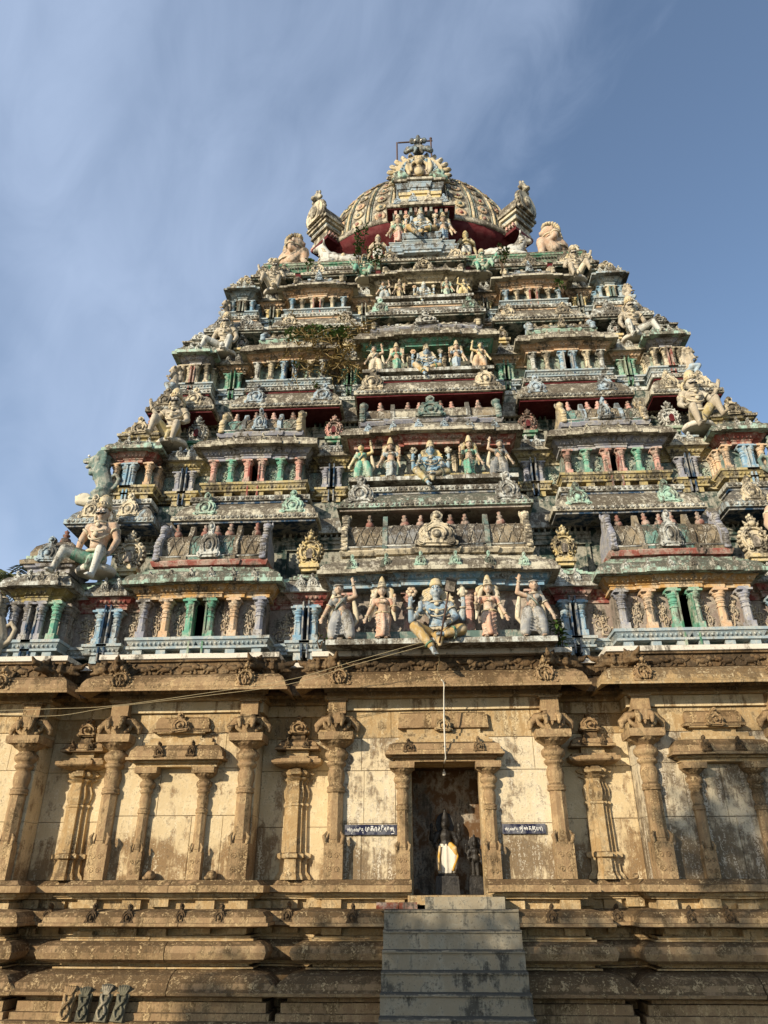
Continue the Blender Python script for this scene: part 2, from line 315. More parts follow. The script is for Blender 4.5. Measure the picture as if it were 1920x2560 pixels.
def make_pilaster(h, wd, fluted=False):
    b = MB(); r = wd/math.cos(math.pi/8)
    b.box(-wd*1.18, wd*1.18, -wd*1.18, wd*1.18, 0, .15*h)
    b.lathe([(r*1.0, .15*h), (r*.94, .5*h), (r*1.16, .505*h), (r*1.16, .535*h), (r*.96, .54*h), (r*.94, .6*h), (r*1.12, .605*h), (r*1.12, .63*h)], 8, smooth=False)
    b.lathe([(r*.9, .63*h), (r*1.12, .67*h), (r*1.05, .71*h), (r*.78, .745*h), (r*1.2, .755*h), (r*1.25, .775*h), (r*.95, .79*h), (r*1.5, .815*h), (r*1.55, .835*h), (r*1.2, .86*h), (r*1.75, .895*h)], 12)
    b.box(-wd*1.85, wd*1.85, -wd*1.85, wd*1.85, .895*h, .945*h); b.box(-wd*1.3, wd*1.3, -wd*1.3, wd*1.3, .945*h, h)
    if fluted:
        for k in (-1, 1): b.box(k*wd*.55-wd*.1, k*wd*.55+wd*.1, -wd*1.06, -wd*.8, .18*h, .5*h)
    return b.mesh('pilaster')
def make_scroll(seed):
    rnd = random.Random(seed); b = MB(); st = [(.5+.16*math.sin(t*2.2+seed), 0, .04+.92*t) for t in [i/14 for i in range(15)]]
    b.tube(st, [.05-.03*i/14 for i in range(15)], 5)
    for i, t in enumerate((.16, .4, .62, .82)):
        s = 1 if (i+seed) % 2 else -1; p = st[int(t*14)]; r = .27-.035*i; cx = p[0]+s*r*.55
        b.tube(spiral((cx, p[2]+r*.35), r*.85, r*.12, 1.35, -.005, R(210), s, 16), [.045-.025*k/16 for k in range(17)], 5)
        b.ell((cx, -.01, p[2]+r*.35), (.05, .03, .05)); 
        for k in range(4):
            a = R(-60+70*k); b.ell((cx+s*r*math.cos(a), 0, p[2]+r*.35+r*math.sin(a)), (.065, .025, .04), 6, 4, Matrix.Rotation(-a*s, 3, 'Y'))
    b.ell((st[-1][0], 0, .97), (.05, .03, .07))
    return b.mesh('scroll')
KUDU, FLAME, NICHE, KALASHA = make_kudu(), make_flame(), make_niche(), make_kalasha()
SCROLL = [make_scroll(k) for k in range(4)]
def make_yali_end(h, d):
    """gable end of a barrel roof: scalloped plate with a rearing beast's head on top"""
    b = MB(); sil = [(-.06*d, 0), (-.2*d, .05*h), (-.16*d, .25*h), (-.2*d, .45*h), (-.12*d, .66*h), (0, .82*h), (.1*d, 1.0*h), (.16*d, 1.22*h), (.3*d, 1.32*h), (.5*d, 1.2*h), (.55*d, .9*h), (.8*d, .8*h), (d, .6*h), (d, 0)]
    b.xprism(sil, -.05, .05)
    for k in range(10):
        u = k/9*6; j = int(min(u, 5)); y = sil[j+1][0]*(1-u+j)+sil[j+2][0]*(u-j); z = sil[j+1][1]*(1-u+j)+sil[j+2][1]*(u-j); b.ell((0, y+.015, z), (.066, .035, .04), 7, 4)
    b.ell((0, .26*d, 1.2*h), (.085, .11, .1)); b.ell((0, .14*d, 1.13*h), (.07, .07, .045)); b.ell((0, .12*d, 1.04*h), (.055, .06, .025))
    for s in (-1, 1): b.ell((s*.05, .19*d, 1.26*h), (.028, .03, .03)); b.ell((s*.07, .34*d, 1.33*h), (.02, .03, .06)); b.tube(spiral((0, .4*h), .12, .02, 1.2, 0, 0, 1, 12), .001, 3)
    return b.mesh('yali_end')
def make_medallion():
    b = MB(); b.prism(outline_kudu(), -.08, .1); b.tube([(math.cos(R(t))*.36, -.12, .42+math.sin(R(t))*.36) for t in range(-60, 241, 15)], .06, 6)
    b.ell((0, -.12, .62), (.07, .07, .08)); b.ell((0, -.12, .44), (.1, .07, .14)); b.limb([(-.03, -.12, .36), (-.07, -.14, .22), (-.03, -.13, .1)], [.05, .045, .035]); b.limb([(.04, -.12, .36), (.09, -.14, .22), (.06, -.13, .1)], [.05, .045, .035])
    b.limb([(-.1, -.12, .53), (-.2, -.13, .46), (-.18, -.14, .6)], [.035, .03, .025]); b.limb([(.1, -.12, .53), (.19, -.13, .42), (.12, -.15, .38)], [.035, .03, .025])
    for k in range(11):
        a = R(-30+24*k); b.ell((.5*math.cos(a), -.05, .42+.5*math.sin(a)), (.07, .06, .07), 6, 4)
    b.ell((0, -.1, 1.1), (.13, .12, .16)); b.ell((-.13, -.08, 1.0), (.06, .08, .08)); b.ell((.13, -.08, 1.0), (.06, .08, .08)); b.ell((0, -.06, 1.3), (.07, .08, .1))
    return b.mesh('medallion')
def make_frieze_beast():
    b = MB(); b.ell((0, 0, .09), (.12, .05, .06)); b.ell((.1, -.01, .13), (.06, .05, .06)); b.ell((.15, -.02, .11), (.04, .035, .03)); b.limb([(.09, 0, .08), (.12, 0, .02)], [.025, .02], 6); b.limb([(-.08, 0, .08), (-.1, 0, .02)], [.03, .022], 6); b.limb([(.03, 0, .07), (.05, -.01, .02)], [.02, .018], 6); b.limb([(-.11, 0, .1), (-.17, 0, .15), (-.13, 0, .19)], [.022, .018, .014], 6)
    return b.mesh('frieze_beast')
def make_makara():
    """projecting corner beast of the stone cornice: ruffled mane and open snout, looking out along +x"""
    b = MB()
    b.limb([(-.2, 0, .06), (.05, 0, .09), (.2, 0, .1)], [.1, .1, .085])
    for k in range(9):
        a = R(-20+220*k/8); b.ell((.02, .13*math.cos(a), .1+.15*math.sin(a)), (.055, .045, .045), 6, 4)
    b.limb([(.2, 0, .13), (.36, 0, .15), (.43, 0, .22)], [.07, .05, .02]); b.limb([(.2, 0, .05), (.33, 0, .02)], [.06, .03])
    for s in (-1, 1): b.ell((.2, s*.06, .19), (.035, .03, .035)); b.limb([(.12, s*.05, .2), (.06, s*.08, .3)], [.04, .012])
    return remesh(b, .014, 1)
MEDAL, BEAST, MAKARA = make_medallion(), make_frieze_beast(), make_makara()

def stuff(*a): o = obj(*a); o['kind'] = 'stuff'; return o
# ------------------------------------------------------------------ the gate tower
TEMPLE = empty('temple_tower', 'tall painted temple gateway tower with tiers of niches rising from a carved stone base', 'temple tower')
KPROF = lambda zb, zt, o: [(o-.26, zb+.03), (o-.04, zb), (o, zb+.01), (o, zb+.09*(zt-zb)/.42), (o-.035, zb+.10*(zt-zb)/.42), (o-.05, zb+.3*(zt-zb)), (o-.09, zb+.52*(zt-zb)), (o-.17, zb+.74*(zt-zb)), (o-.27, zb+.92*(zt-zb)), (o-.31, zt)]
def plan_beads(par, plan, off, z, r, step, m):
    b = MB()
    for (xa, ya), (xb, yb) in zip(plan[:-1], plan[1:]):
        if abs(ya-yb) < 1e-6 and xb-xa > .06:
            n = max(1, int((xb-xa+off)/step))
            for k in range(n): b.ell((xa-off*.4+(xb-xa+off*.8)*(k+.5)/n, ya-off, z), (r, r*.6, r*1.3), 6, 4)
    if b.v: o = obj('bead_course', b, m, par); o['kind'] = 'stuff'
def rosettes(x0, x1, y, z, r, step):
    b = MB(); n = max(1, int((x1-x0)/step)); dx = (x1-x0)/n
    for i in range(n):
        cx = x0+dx*(i+.5); ring = [(cx+r*math.cos(2*math.pi*k/8), z+r*math.sin(2*math.pi*k/8)) for k in range(8)]
        b.add([(a, y+.004, c) for a, c in ring]+[(cx+(a-cx)*.75, y-r*.55, z+(c-z)*.75) for a, c in ring]+[(cx+(a-cx)*.4, y-r*.3, z+(c-z)*.4) for a, c in ring]+[(cx, y-r*.6, z)],
              [(k, (k+1) % 8, 8+(k+1) % 8, 8+k) for k in range(8)]+[(8+k, 8+(k+1) % 8, 16+(k+1) % 8, 16+k) for k in range(8)]+[(16+k, 16+(k+1) % 8, 24) for k in range(8)])
    return b
def big_kapota(par, x0, x1, ye, yb, zb, zt, m, soff, kud, band, kscale=.36):
    """overhanging eave: curved roof with lip of rosettes, painted soffit, banded string course above"""
    h = zt-zb; pl = rect(x0+.3, x1-.3, ye+.3, yb); o = .3
    obj('eave', MB().mould(pl, KPROF(zb, zt, o)), m, par)
    obj('eave_soffit', MB().mould(pl, [(-.2, zb-.03), (o-.05, zb-.035), (o-.045, zb-.002)]), soff, par)
    stuff('rosette_strip', rosettes(x0+.04, x1-.04, ye, zb+.012+.045*h/.42, .034*h/.42, .085), 'pale', par)
    pl2 = rect(x0+.28, x1-.28, ye+.34, yb)
    obj('string_course', MB().mould(pl2, [(.0, zt), (.03, zt+.01), (.03, zt+.05)]), band, par)
    obj('string_course', MB().mould(pl2, [(.055, zt+.052), (.07, zt+.06), (.07, zt+.15), (.05, zt+.165)]), 'kapwhite', par)
    stuff('rosette_strip', rosettes(x0+.22, x1-.22, ye+.27, zt+.105, .036, .09), 'pale', par)
    for kx, km in kud:
        obj('kudu_ornament', KUDU, km, par, (kx, ye+.09, zb+.11*h/.42), (kscale, kscale*1.1, kscale*1.18), (R(-12), 0, 0))
def kap_small(par, plan, z0, z1, zs, m, ms, o=.27):
    """little eave of an aedicule plus the fillets stepping back above it"""
    h = z1-z0
    obj('small_eave', MB().mould(plan, [(.0, z0), (o-.06, z0-.015), (o, z0-.01), (o, z0+.25*h), (o-.03, z0+.28*h), (o-.05, z0+.6*h), (o-.1, z0+.88*h), (o-.14, z1)]), m, par)
    obj('fillet', MB().mould(plan, [(.09, z1), (.09, z1+.3*(zs-z1)), (.03, z1+.33*(zs-z1)), (.03, z1+.62*(zs-z1)), (-.03, z1+.66*(zs-z1)), (-.03, zs)]), ms, par)
def arch(par, plan, z0, z1, m):
    h = z1-z0
    obj('architrave', MB().mould(plan, [(.0, z0), (.03, z0), (.03, z0+.3*h), (.05, z0+.32*h), (.05, z0+.42*h), (.08, z0+.5*h), (.13, z0+.85*h), (.15, z0+.88*h), (.15, z1-.002)]), m, par); plan_beads(par, plan, .1, z0+.66*h, .028, .075, m)
def base_mould(par, plan, z0, z1, m, foot=True):
    h = z1-z0
    obj('base_moulding', MB().mould(plan, [(.02, z0+.36*h), (.1, z0+.38*h), (.1, z0+.5*h), (.06, z0+.55*h), (.11, z0+.8*h), (.13, z0+.82*h), (.13, z0+.97*h), (.04, z1)]), m, par); plan_beads(par, plan, .085, z0+.67*h, .022, .07, m)
def feet(par, xs, yf, z0, z1, m, wd=.075):
    for x in xs: obj('base_block', MB().box(x-wd, x+wd, yf-.07, yf+.2, z0, z0+.37*(z1-z0)), m, par)
def pils(par, xs, y, z0, z1, wd, mats, fl=False, cache={}):
    k = (round(z1-z0, 3), round(wd, 4), fl)
    if k not in cache: cache[k] = make_pilaster(k[0], k[1], fl)
    for x, m in zip(xs, mats): obj('pilaster', cache[k], m, par, (x, y, z0))
def barrel(par, x0, x1, yf, d, z0, z1, ms, mrib, mend, mkudu, mkal, kal, lattice=True, ribs=(.27, .73)):
    """sala: barrel-vaulted miniature roof with ribs, lattice, gable beasts, finials and a horseshoe ornament"""
    h = z1-z0
    prof = [(-.10, 0), (-.12, .10*h), (-.03, .2*h), (0, .27*h), (-.02, .45*h), (-.01, .62*h), (.05*d, .8*h), (.16*d, .94*h), (.32*d, h), (.5*d, h)]
    full = [(yf+y, z0+z) for y, z in prof]+[(yf+d-y, z0+z) for y, z in reversed(prof)]
    cuts = [x0]+[x0+(x1-x0)*r for r in ribs]+[x1]
    for i in range(len(cuts)-1):
        mm = ms[i % len(ms)]; bulge = .03 if i == 1 and len(cuts) == 4 else 0
        obj('barrel_roof', MB().xprism([(y-bulge, z) for y, z in full[:10]]+full[10:], cuts[i]+.002, cuts[i+1]-.002), mm, par)
        if lattice:
            b = MB(); nn = max(2, int((cuts[i+1]-cuts[i])/.15)); dx = (cuts[i+1]-cuts[i])/nn
            pts = [(yf+y-bulge-.006, z0+z) for y, z in prof[3:8]]
            for k in range(-1, nn+1):
                for s in (0, 1):
                    q = []
                    for t in range(5):
                        x = cuts[i]+dx*(k+(t/4 if s == 0 else 1-t/4)*1.0)
                        if cuts[i] <= x <= cuts[i+1]: q.append((x, pts[t][0], pts[t][1]))
                    if len(q) > 1: b.tube(q, .011, 4, False)
                if 0 <= k < nn:
                    x = cuts[i]+dx*(k+.5); b.ell((x, pts[2][0], pts[2][1]), (.03, .015, .03), 6, 3)
            stuff('roof_lattice', b, mm, par)
        b = MB(); y, z = prof[1]; b.tube([(cuts[i]+.01, yf-.115-bulge, z0+.12*h), (cuts[i+1]-.01, yf-.115-bulge, z0+.12*h)], .018, 5); obj('roof_bead', b, 'pale', par)
    for c in cuts[1:-1]:
        sil = [(yf+y-.055, z0+z) for y, z in prof[:8]]+[(yf+.12*d, z0+1.06*h), (yf+.2*d, z0+1.3*h), (yf+.3*d, z0+1.34*h), (yf+.42*d, z0+1.02*h), (yf+.5*d, z0+.3*h)]
        obj('roof_rib', MB().xprism(sil, c-.04, c+.04), mrib, par)
    if mend:
        ye = make_yali_end(h, d)
        for x in (x0, x1): obj('gable_beast', ye, mend, par, (x, yf-.03, z0))
    if mkudu:
        obj('kudu_ornament', KUDU, mkudu, par, ((x0+x1)/2, yf-.16, z0+.04*h), (.33*h/.6, .4, .56*h/.6))
    for i, fr in enumerate(kal): obj('finial', KALASHA, mkal, par, (x0+(x1-x0)*fr, yf+.34*d, z0+h-.01), (.16, .16, .27))
def bay(par, x0, x1, Y, z, C, steps, slot=None):
    """aedicule wall: base, pilasters, panels with scrolls, architrave, eave; slot = (xa, xb) of the dark central gap"""
    zb, zp, zc, ze, zk, zs = z[:6]; core = Y+.52
    gaps = [(x0, x1)] if not slot else [(x0, slot[0]), (slot[1], x1)]
    for a, b in gaps:
        obj('wall_panel', MB().box(a, b, Y+.10, core, zp-.03, zc+.05), C['wall'], par)
        pl = rect(a, b, Y, core)
        n = len([x for x in C['px'] if a-.01 <= x <= b+.01])
        base_mould(par, pl, zb, zp, C['base'])
        feet(par, [x for x in C['px'] if a-.01 <= x <= b+.01], Y, zb, zp, C['base'])
        obj('base_plinth', MB().box(a+.02, b-.02, Y+.06, core, zb, zb+.4*(zp-zb)), C.get('gap', 'navy'), par)
    if slot:
        for s, x in ((0, slot[0]), (1, slot[1])):
            xx = (x-.03, x) if s == 0 else (x, x+.03)
            obj('slot_jamb', MB().box(xx[0], xx[1], Y-.1, core, zb+.004, zc), C['slot'], par)
        obj('slot_back', MB().box(slot[0]-.01, slot[1]+.01, core-.03, core+.05, zb, zc+.04), C['slot'], par)
    pils(par, C['px'], Y-.02, zp, zc, C['w'], C['pm'], C.get('fl', False))
    ins = C.get('ins', 0); pl = bayplan(x0-.03+ins, x1+.03-ins, Y, core, steps)
    arch(par, pl, zc, ze, C['arch']); kap_small(par, pl, ze, zk, zs, C['kap'], C['step'])
    if C.get('scroll'):
        px = sorted(C['px'])
        for i in range(len(px)-1):
            a, b = px[i]+C['w']*1.2, px[i+1]-C['w']*1.2
            if b-a < .1 or (slot and a < (slot[0]+slot[1])/2 < b): continue
            hh = (zc-zp)*.8
            obj('scroll_relief', SCROLL[(i+int(abs(x0)*3)) % 4], C['scroll'], par, (a+.0*(b-a), Y+.095, zp+.03), ((b-a)*1.0, .5, hh))

# ------------------------------------------------------------------ painted tiers
TIERS = [
 dict(Y=0., W=7.0, z=(4.80, 5.11, 5.77, 5.97, 6.19, 6.33, 6.48, 7.06), K=(7.38, 7.86), side=(4.88, 2.81, (4.80, 4.42, 4.03, 3.70, 3.31, 2.89), (3.96, 3.77)), cor=(7.06, 6.2, (6.98, 6.74, 6.52, 6.27), (6.68, 6.58)), rec=(5.50, .2), pan=(2.17, .19), ctr=1.62, w=.062,
      Kc=(6.69, 5.04), Ks=(4.72, 2.07), Kx=1.69, Ky=.31),
 dict(Y=.8, W=6.2, z=(8.06, 8.38, 8.90, 9.10, 9.32, 9.44, 9.58, 10.03), K=(10.36, 10.94), side=(4.28, 2.48, (4.20, 3.86, 3.54, 3.26, 2.90, 2.55), (3.48, 3.32)), cor=(6.2, 5.4, (6.12, 5.93, 5.79, 5.48), (5.88, 5.84)), rec=(4.85, .2), pan=(1.94, .19), ctr=1.42, w=.055,
      Kc=(5.92, 4.47), Ks=(4.15, 1.80), Kx=1.52, Ky=1.08),
 dict(Y=1.6, W=5.4, z=(11.13, 11.40, 11.93, 12.10, 12.36, 12.49, 12.62, 12.90), K=(13.10, 13.66), side=(3.84, 2.22, (3.76, 3.46, 3.17, 2.92, 2.60, 2.30), (3.12, 2.97)), cor=(5.5, 4.83, (5.45, 5.29, 5.13, 4.90), (5.235, 5.185)), rec=(4.37, .19), pan=(1.74, .17), ctr=1.27, w=.05,
      Kc=(5.2, 3.79), Ks=(3.66, 1.54), Kx=1.36, Ky=1.80),
 dict(Y=2.33, W=4.67, z=(13.86, 14.10, 14.48, 14.68, 14.85, 14.97, 15.07, 15.36), K=(15.56, 15.95), side=(3.33, 1.93, (3.26, 3.01, 2.75, 2.53, 2.26, 1.99), (2.71, 2.57)), cor=(4.80, 4.2, (4.74, 4.59, 4.44, 4.26), (4.54, 4.49)), rec=(3.80, .17), pan=(1.5, .15), ctr=1.05, w=.044,
      Kc=(4.46, 3.3), Ks=(3.15, 1.22), Kx=1.09, Ky=2.55)]
PAL = [
 dict(base='greyblue', gap='slategreen', wall='umber', scroll='scrollbrown', side_p=('violet', 'peach', 'green', 'green', 'peach', 'violet'), side_slot='darkgreen', side_arch='orange', side_kap='kapmint', side_step='sage', salab='brick_red', roof=('barrel', 'barrelteal', 'barrel'), rib='barrel', end='violet', skudu='pale', kal='kalasha',
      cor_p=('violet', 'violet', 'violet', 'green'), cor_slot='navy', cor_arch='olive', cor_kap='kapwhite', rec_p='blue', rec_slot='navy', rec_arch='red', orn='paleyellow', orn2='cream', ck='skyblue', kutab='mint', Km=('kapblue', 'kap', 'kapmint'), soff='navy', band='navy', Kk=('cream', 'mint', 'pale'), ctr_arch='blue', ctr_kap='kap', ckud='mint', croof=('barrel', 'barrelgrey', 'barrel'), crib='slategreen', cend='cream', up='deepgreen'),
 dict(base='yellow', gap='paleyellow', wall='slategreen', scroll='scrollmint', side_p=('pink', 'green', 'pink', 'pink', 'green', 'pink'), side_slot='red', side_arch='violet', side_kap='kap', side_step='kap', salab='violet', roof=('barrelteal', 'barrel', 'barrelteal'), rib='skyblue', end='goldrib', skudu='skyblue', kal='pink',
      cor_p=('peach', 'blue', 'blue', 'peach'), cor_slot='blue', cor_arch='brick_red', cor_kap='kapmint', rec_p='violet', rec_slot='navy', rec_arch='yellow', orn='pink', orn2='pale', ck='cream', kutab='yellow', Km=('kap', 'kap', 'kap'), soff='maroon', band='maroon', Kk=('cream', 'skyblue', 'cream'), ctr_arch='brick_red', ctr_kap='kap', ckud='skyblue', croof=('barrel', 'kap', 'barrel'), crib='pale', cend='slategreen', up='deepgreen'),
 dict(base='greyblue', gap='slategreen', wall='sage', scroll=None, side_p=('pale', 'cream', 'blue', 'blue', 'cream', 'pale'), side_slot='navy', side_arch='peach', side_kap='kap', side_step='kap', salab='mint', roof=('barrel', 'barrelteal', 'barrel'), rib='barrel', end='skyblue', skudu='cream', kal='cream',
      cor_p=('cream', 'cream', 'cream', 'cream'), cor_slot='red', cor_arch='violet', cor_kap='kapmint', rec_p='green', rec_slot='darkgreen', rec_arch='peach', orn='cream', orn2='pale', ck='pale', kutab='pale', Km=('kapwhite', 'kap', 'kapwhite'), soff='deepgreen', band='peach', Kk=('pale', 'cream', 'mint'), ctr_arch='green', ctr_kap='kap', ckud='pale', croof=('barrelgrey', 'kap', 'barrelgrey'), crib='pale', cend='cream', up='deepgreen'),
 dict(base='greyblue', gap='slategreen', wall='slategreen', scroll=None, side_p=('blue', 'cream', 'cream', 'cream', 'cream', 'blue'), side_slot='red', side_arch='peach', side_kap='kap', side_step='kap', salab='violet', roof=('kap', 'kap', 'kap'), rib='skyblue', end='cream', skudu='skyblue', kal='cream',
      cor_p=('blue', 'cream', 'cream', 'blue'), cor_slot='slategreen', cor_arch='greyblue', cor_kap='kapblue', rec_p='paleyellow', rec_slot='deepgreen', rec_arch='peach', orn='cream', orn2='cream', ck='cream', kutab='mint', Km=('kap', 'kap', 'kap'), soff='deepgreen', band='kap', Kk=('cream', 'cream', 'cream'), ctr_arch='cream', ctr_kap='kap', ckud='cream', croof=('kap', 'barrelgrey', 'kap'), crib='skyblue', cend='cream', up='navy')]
YB = 9.4
for i, (T, C) in enumerate(zip(TIERS, PAL)):
    Y, W, z = T['Y'], T['W'], T['z']; zb, zp, zc, ze, zk, zs, zsb, zr = z; Kb, Kt = T['K']; nz = TIERS[i+1]['z'][0] if i < 3 else 16.0
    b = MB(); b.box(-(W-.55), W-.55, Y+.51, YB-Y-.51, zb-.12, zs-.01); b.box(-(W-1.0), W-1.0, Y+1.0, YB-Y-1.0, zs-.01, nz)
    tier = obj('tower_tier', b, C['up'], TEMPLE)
    for s in (-1, 1):
        def X(a, b): return (s*a, s*b) if s*a < s*b else (s*b, s*a)
        # side bay
        o, n_, px, sl = T['side']; x0, x1 = X(o, n_); slot = X(*sl)
        D = dict(base=C['base'], gap=C['gap'], wall=C['wall'], slot=C['side_slot'], px=[s*p for p in px], pm=C['side_p'], w=T['w'], arch=C['side_arch'], kap=C['side_kap'], step=C['side_step'], scroll=C['scroll'])
        bay(tier, x0, x1, Y, z, D, ((.62, .035), (.28, .07)), slot)
        obj('roof_base', MB().mould(bayplan(x0+.12, x1-.12, Y+.1, Y+.6, ((.5, .03),)), [(0, zs), (0, zs+.35*(zsb-zs)), (.06, zs+.4*(zsb-zs)), (.09, zsb-.02), (.09, zsb)]), C['salab'], tier)
        barrel(tier, x0+.12, x1-.12, Y+.13, .62, zsb, zr, C['roof'], C['rib'], C['end'], C['skudu'], C['kal'], (.12, .38, .5, .62, .88) if i < 3 else (.4, .6), i < 3)
        if i < 3:
            for k in range(6): obj('eave_rosette', KUDU, 'kap' if i else 'kapwhite', tier, (x0+(x1-x0)*(k+.5)/6, Y-.215-(.07 if k in (2, 3) else .035 if k in (1, 4) else 0), ze+.05), (.13, .2, .15))
        # corner bay with its little domed roof
        o, n_, px, sl = T['cor']; x0, x1 = X(o, n_); slot = X(*sl)
        D = dict(base=C['base'], gap=C['gap'], wall=C['wall'], slot=C['cor_slot'], px=[s*p for p in px], pm=C['cor_p'], w=T['w'], arch=C['cor_arch'], kap=C['cor_kap'], step=C['cor_kap'], scroll=None, ins=(.1, .1, .13, .15)[i])
        bay(tier, x0, x1, Y, z, D, ((.45, .05),), slot)
        c = (x0+x1)/2; hw = (x1-x0)/2
        for k in (1, 2, 3):   # return side, seen at an angle
            pils(tier, [x1+.02 if s < 0 else x0-.02], Y+.12*k+.03, zp, zc, T['w'], ['umber' if i == 0 else C['cor_p'][0]])
        obj('roof_base', MB().mould(bayplan(c-hw*.86, c+hw*.86, Y+.08, Y+.7, ((.4, .03),)), [(0, zs), (0, zs+.08), (.05, zs+.1), (.07, zsb)]), C['kutab'] if i else 'violet', tier)
        hk = (zr-zsb)*.95
        obj('domed_roof', MB().mould(rect(c-hw*.8, c+hw*.8, Y+.12, Y+.7), [(.14, zsb), (.15, zsb+.12*hk), (.04, zsb+.26*hk), (.05, zsb+.45*hk), (.0, zsb+.7*hk), (-.12, zsb+.92*hk), (-.2, zsb+hk)]), 'barrel' if i == 0 else 'kap', tier)
        obj('roof_fillet', MB().mould(rect(c-hw*.8, c+hw*.8, Y+.12, Y+.7), [(.08, zsb+.2*hk), (.085, zsb+.3*hk)]), C['kutab'], tier)
        obj('kudu_ornament', KUDU, C['ck'], tier, (c, Y-.02, zsb+.02), (.36, .4, .85*hk/1.2))
        if i < 3: obj('finial', KALASHA, C['kal'], tier, (c, Y+.42, zsb+hk-.01), (.2, .2, .32))
        for k in range(4): obj('eave_rosette', KUDU, 'kapwhite', tier, (x0+(x1-x0)*(k+.5)/4, Y-.215-(.05 if k in (1, 2) else 0), ze+.05), (.14, .2, .17))
        # recesses with a pair of pilasters
        YR = Y+.1
        for kind, (rc, rh), (ra, rb) in (('rec', T['rec'], (T['cor'][1], T['side'][0])), ('pan', T['pan'], (T['side'][1], T['ctr']))):
            x0, x1 = X(ra, rb); c = s*rc; gw = .045
            obj('wall_panel', MB().box(x0, c-gw, YR+.3, YR+.4, zp-.04, zc+.05), C['wall'], tier); obj('wall_panel', MB().box(c+gw, x1, YR+.3, YR+.4, zp-.04, zc+.05), C['wall'], tier)
            for a, b_ in ((x0, c-gw), (c+gw, x1)): base_mould(tier, [(a, YR+.28), (b_, YR+.28)], zb-.02, zp-.03, C['base'])
            for a, b_ in ((c-rh, c-gw), (c+gw, c+rh)): base_mould(tier, rect(a, b_, YR+.17, YR+.4), zb, zp-.01, C['base']); feet(tier, [(a+b_)/2], YR+.17, zb-.02, zp, C['base'], .06)
            for q in (-1, 1): obj('slot_jamb', MB().box(c+q*gw-.012, c+q*gw+.012, YR+.05, YR+.4, zb+.006, zc-.004), C['rec_slot'], tier)
            pils(tier, [c-rh*.68, c+rh*.68], YR+.17, zp, zc-.06, T['w']*1.02, [C['rec_p']]*2, True)
            arch(tier, [(x0, YR+.3), (x1, YR+.3)], zc-.07, ze-.06, C['rec_arch']); pl = rect(c-rh-.04, c+rh+.04, YR+.2, YR+.42)
            arch(tier, pl, zc-.055, ze-.05, C['rec_arch']); kap_small(tier, pl, ze-.05, zk-.03, zs-.02, 'kap' if i else 'kapwhite', 'mint' if i == 0 else ('skyblue' if i == 1 else 'kap'), .2)
            kap_small(tier, [(x0, YR+.34), (x1, YR+.34)], ze-.06, zk-.06, zs-.04, C['cor_kap'], 'mint' if i == 0 else 'kap', .2)
            for q in (-.5, .5): obj('eave_rosette', KUDU, 'pale', tier, (c+q*rh*1.1, YR+.03, ze+.01), (.17, .2, .2))
            if scr := C['scroll']:
                for a, b_, q in ((x0, c-rh, 0), (c+rh, x1, 1)):
                    if b_-a > .16: obj('scroll_relief', SCROLL[(i+q+(kind == 'rec')) % 4], scr, tier, (a+.03, YR+.295, zp+.02), (b_-a-.06, .5, (zc-zp)*.75))
            # pedestal and horseshoe ornament
            g = .30 if kind == 'pan' else .29
            oc = c if kind == 'pan' else c-s*.10*(1 if i else 1.6)
            if not (kind == 'pan' and i == 3) and not (kind == 'rec' and i == 3):
                bx = MB(); bx.box(oc-.17, oc+.17, YR+.12, YR+.5, zs+.07, zs+.13); bx.box(oc-.13, oc+.13, YR+.16, YR+.5, zs+.01, zs+.07)
                obj('ornament_pedestal', bx, 'darkgreen' if i == 1 else 'paleyellow', tier)
                hs = (Kb-zs-.22)*.78 if kind == 'pan' else (Kb-zs-.22)*.9
                if i == 2: hs *= 1.2
                obj('flame_ornament', FLAME, C['orn'] if kind == 'pan' else C['orn2'], tier, (oc, YR+.22, zs+.15), (hs*.74, .8, hs*.83))
                obj('ornament_niche', NICHE, 'maroon' if i == 1 else 'umber', tier, (oc, YR+.19, zs+.15), (hs*.74, 1, hs*.83))
            else:
                obj('ornament_pedestal', MB().box(oc-.2, oc+.2, YR+.05, YR+.6, zs, zs+.12), 'kap', tier)
            # framed dark wall and bracketed cornice under the big eave
            yu = Y+.98
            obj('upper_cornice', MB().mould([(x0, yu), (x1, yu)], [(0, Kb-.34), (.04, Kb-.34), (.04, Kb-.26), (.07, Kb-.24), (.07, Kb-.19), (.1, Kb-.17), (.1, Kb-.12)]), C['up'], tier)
            b = MB(); nb = max(2, int((x1-x0)/.1))
            for k in range(nb): xx = x0+(x1-x0)*(k+.5)/nb; b.box(xx-.02, xx+.02, yu-.11, yu, Kb-.12, Kb-.02)
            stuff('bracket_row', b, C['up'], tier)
            obj('upper_pilaster', MB().box(x0+.03, x0+.1, yu-.03, yu+.03, zs, Kb-.34), C['up'], tier); obj('upper_pilaster', MB().box(x1-.1, x1-.03, yu-.03, yu+.03, zs, Kb-.34), C['up'], tier)
        # big eaves over this tier
        Ky = T['Ky']; yb2 = Ky+1.1
        for (a, b_), mm, kk, fr in ((T['Kc'], C['Km'][0], C['Kk'][0], (.25, .68)), (T['Ks'], C['Km'][1], C['Kk'][1], (.22, .82))):
            x0, x1 = X(a, b_); fr = fr if s < 0 else [1-f for f in fr]
            big_kapota(tier, x0, x1, Ky, yb2, Kb, Kt, mm, C['soff'], [(x0+(x1-x0)*f, kk) for f in fr], C['band'], .38 if i < 2 else .34)
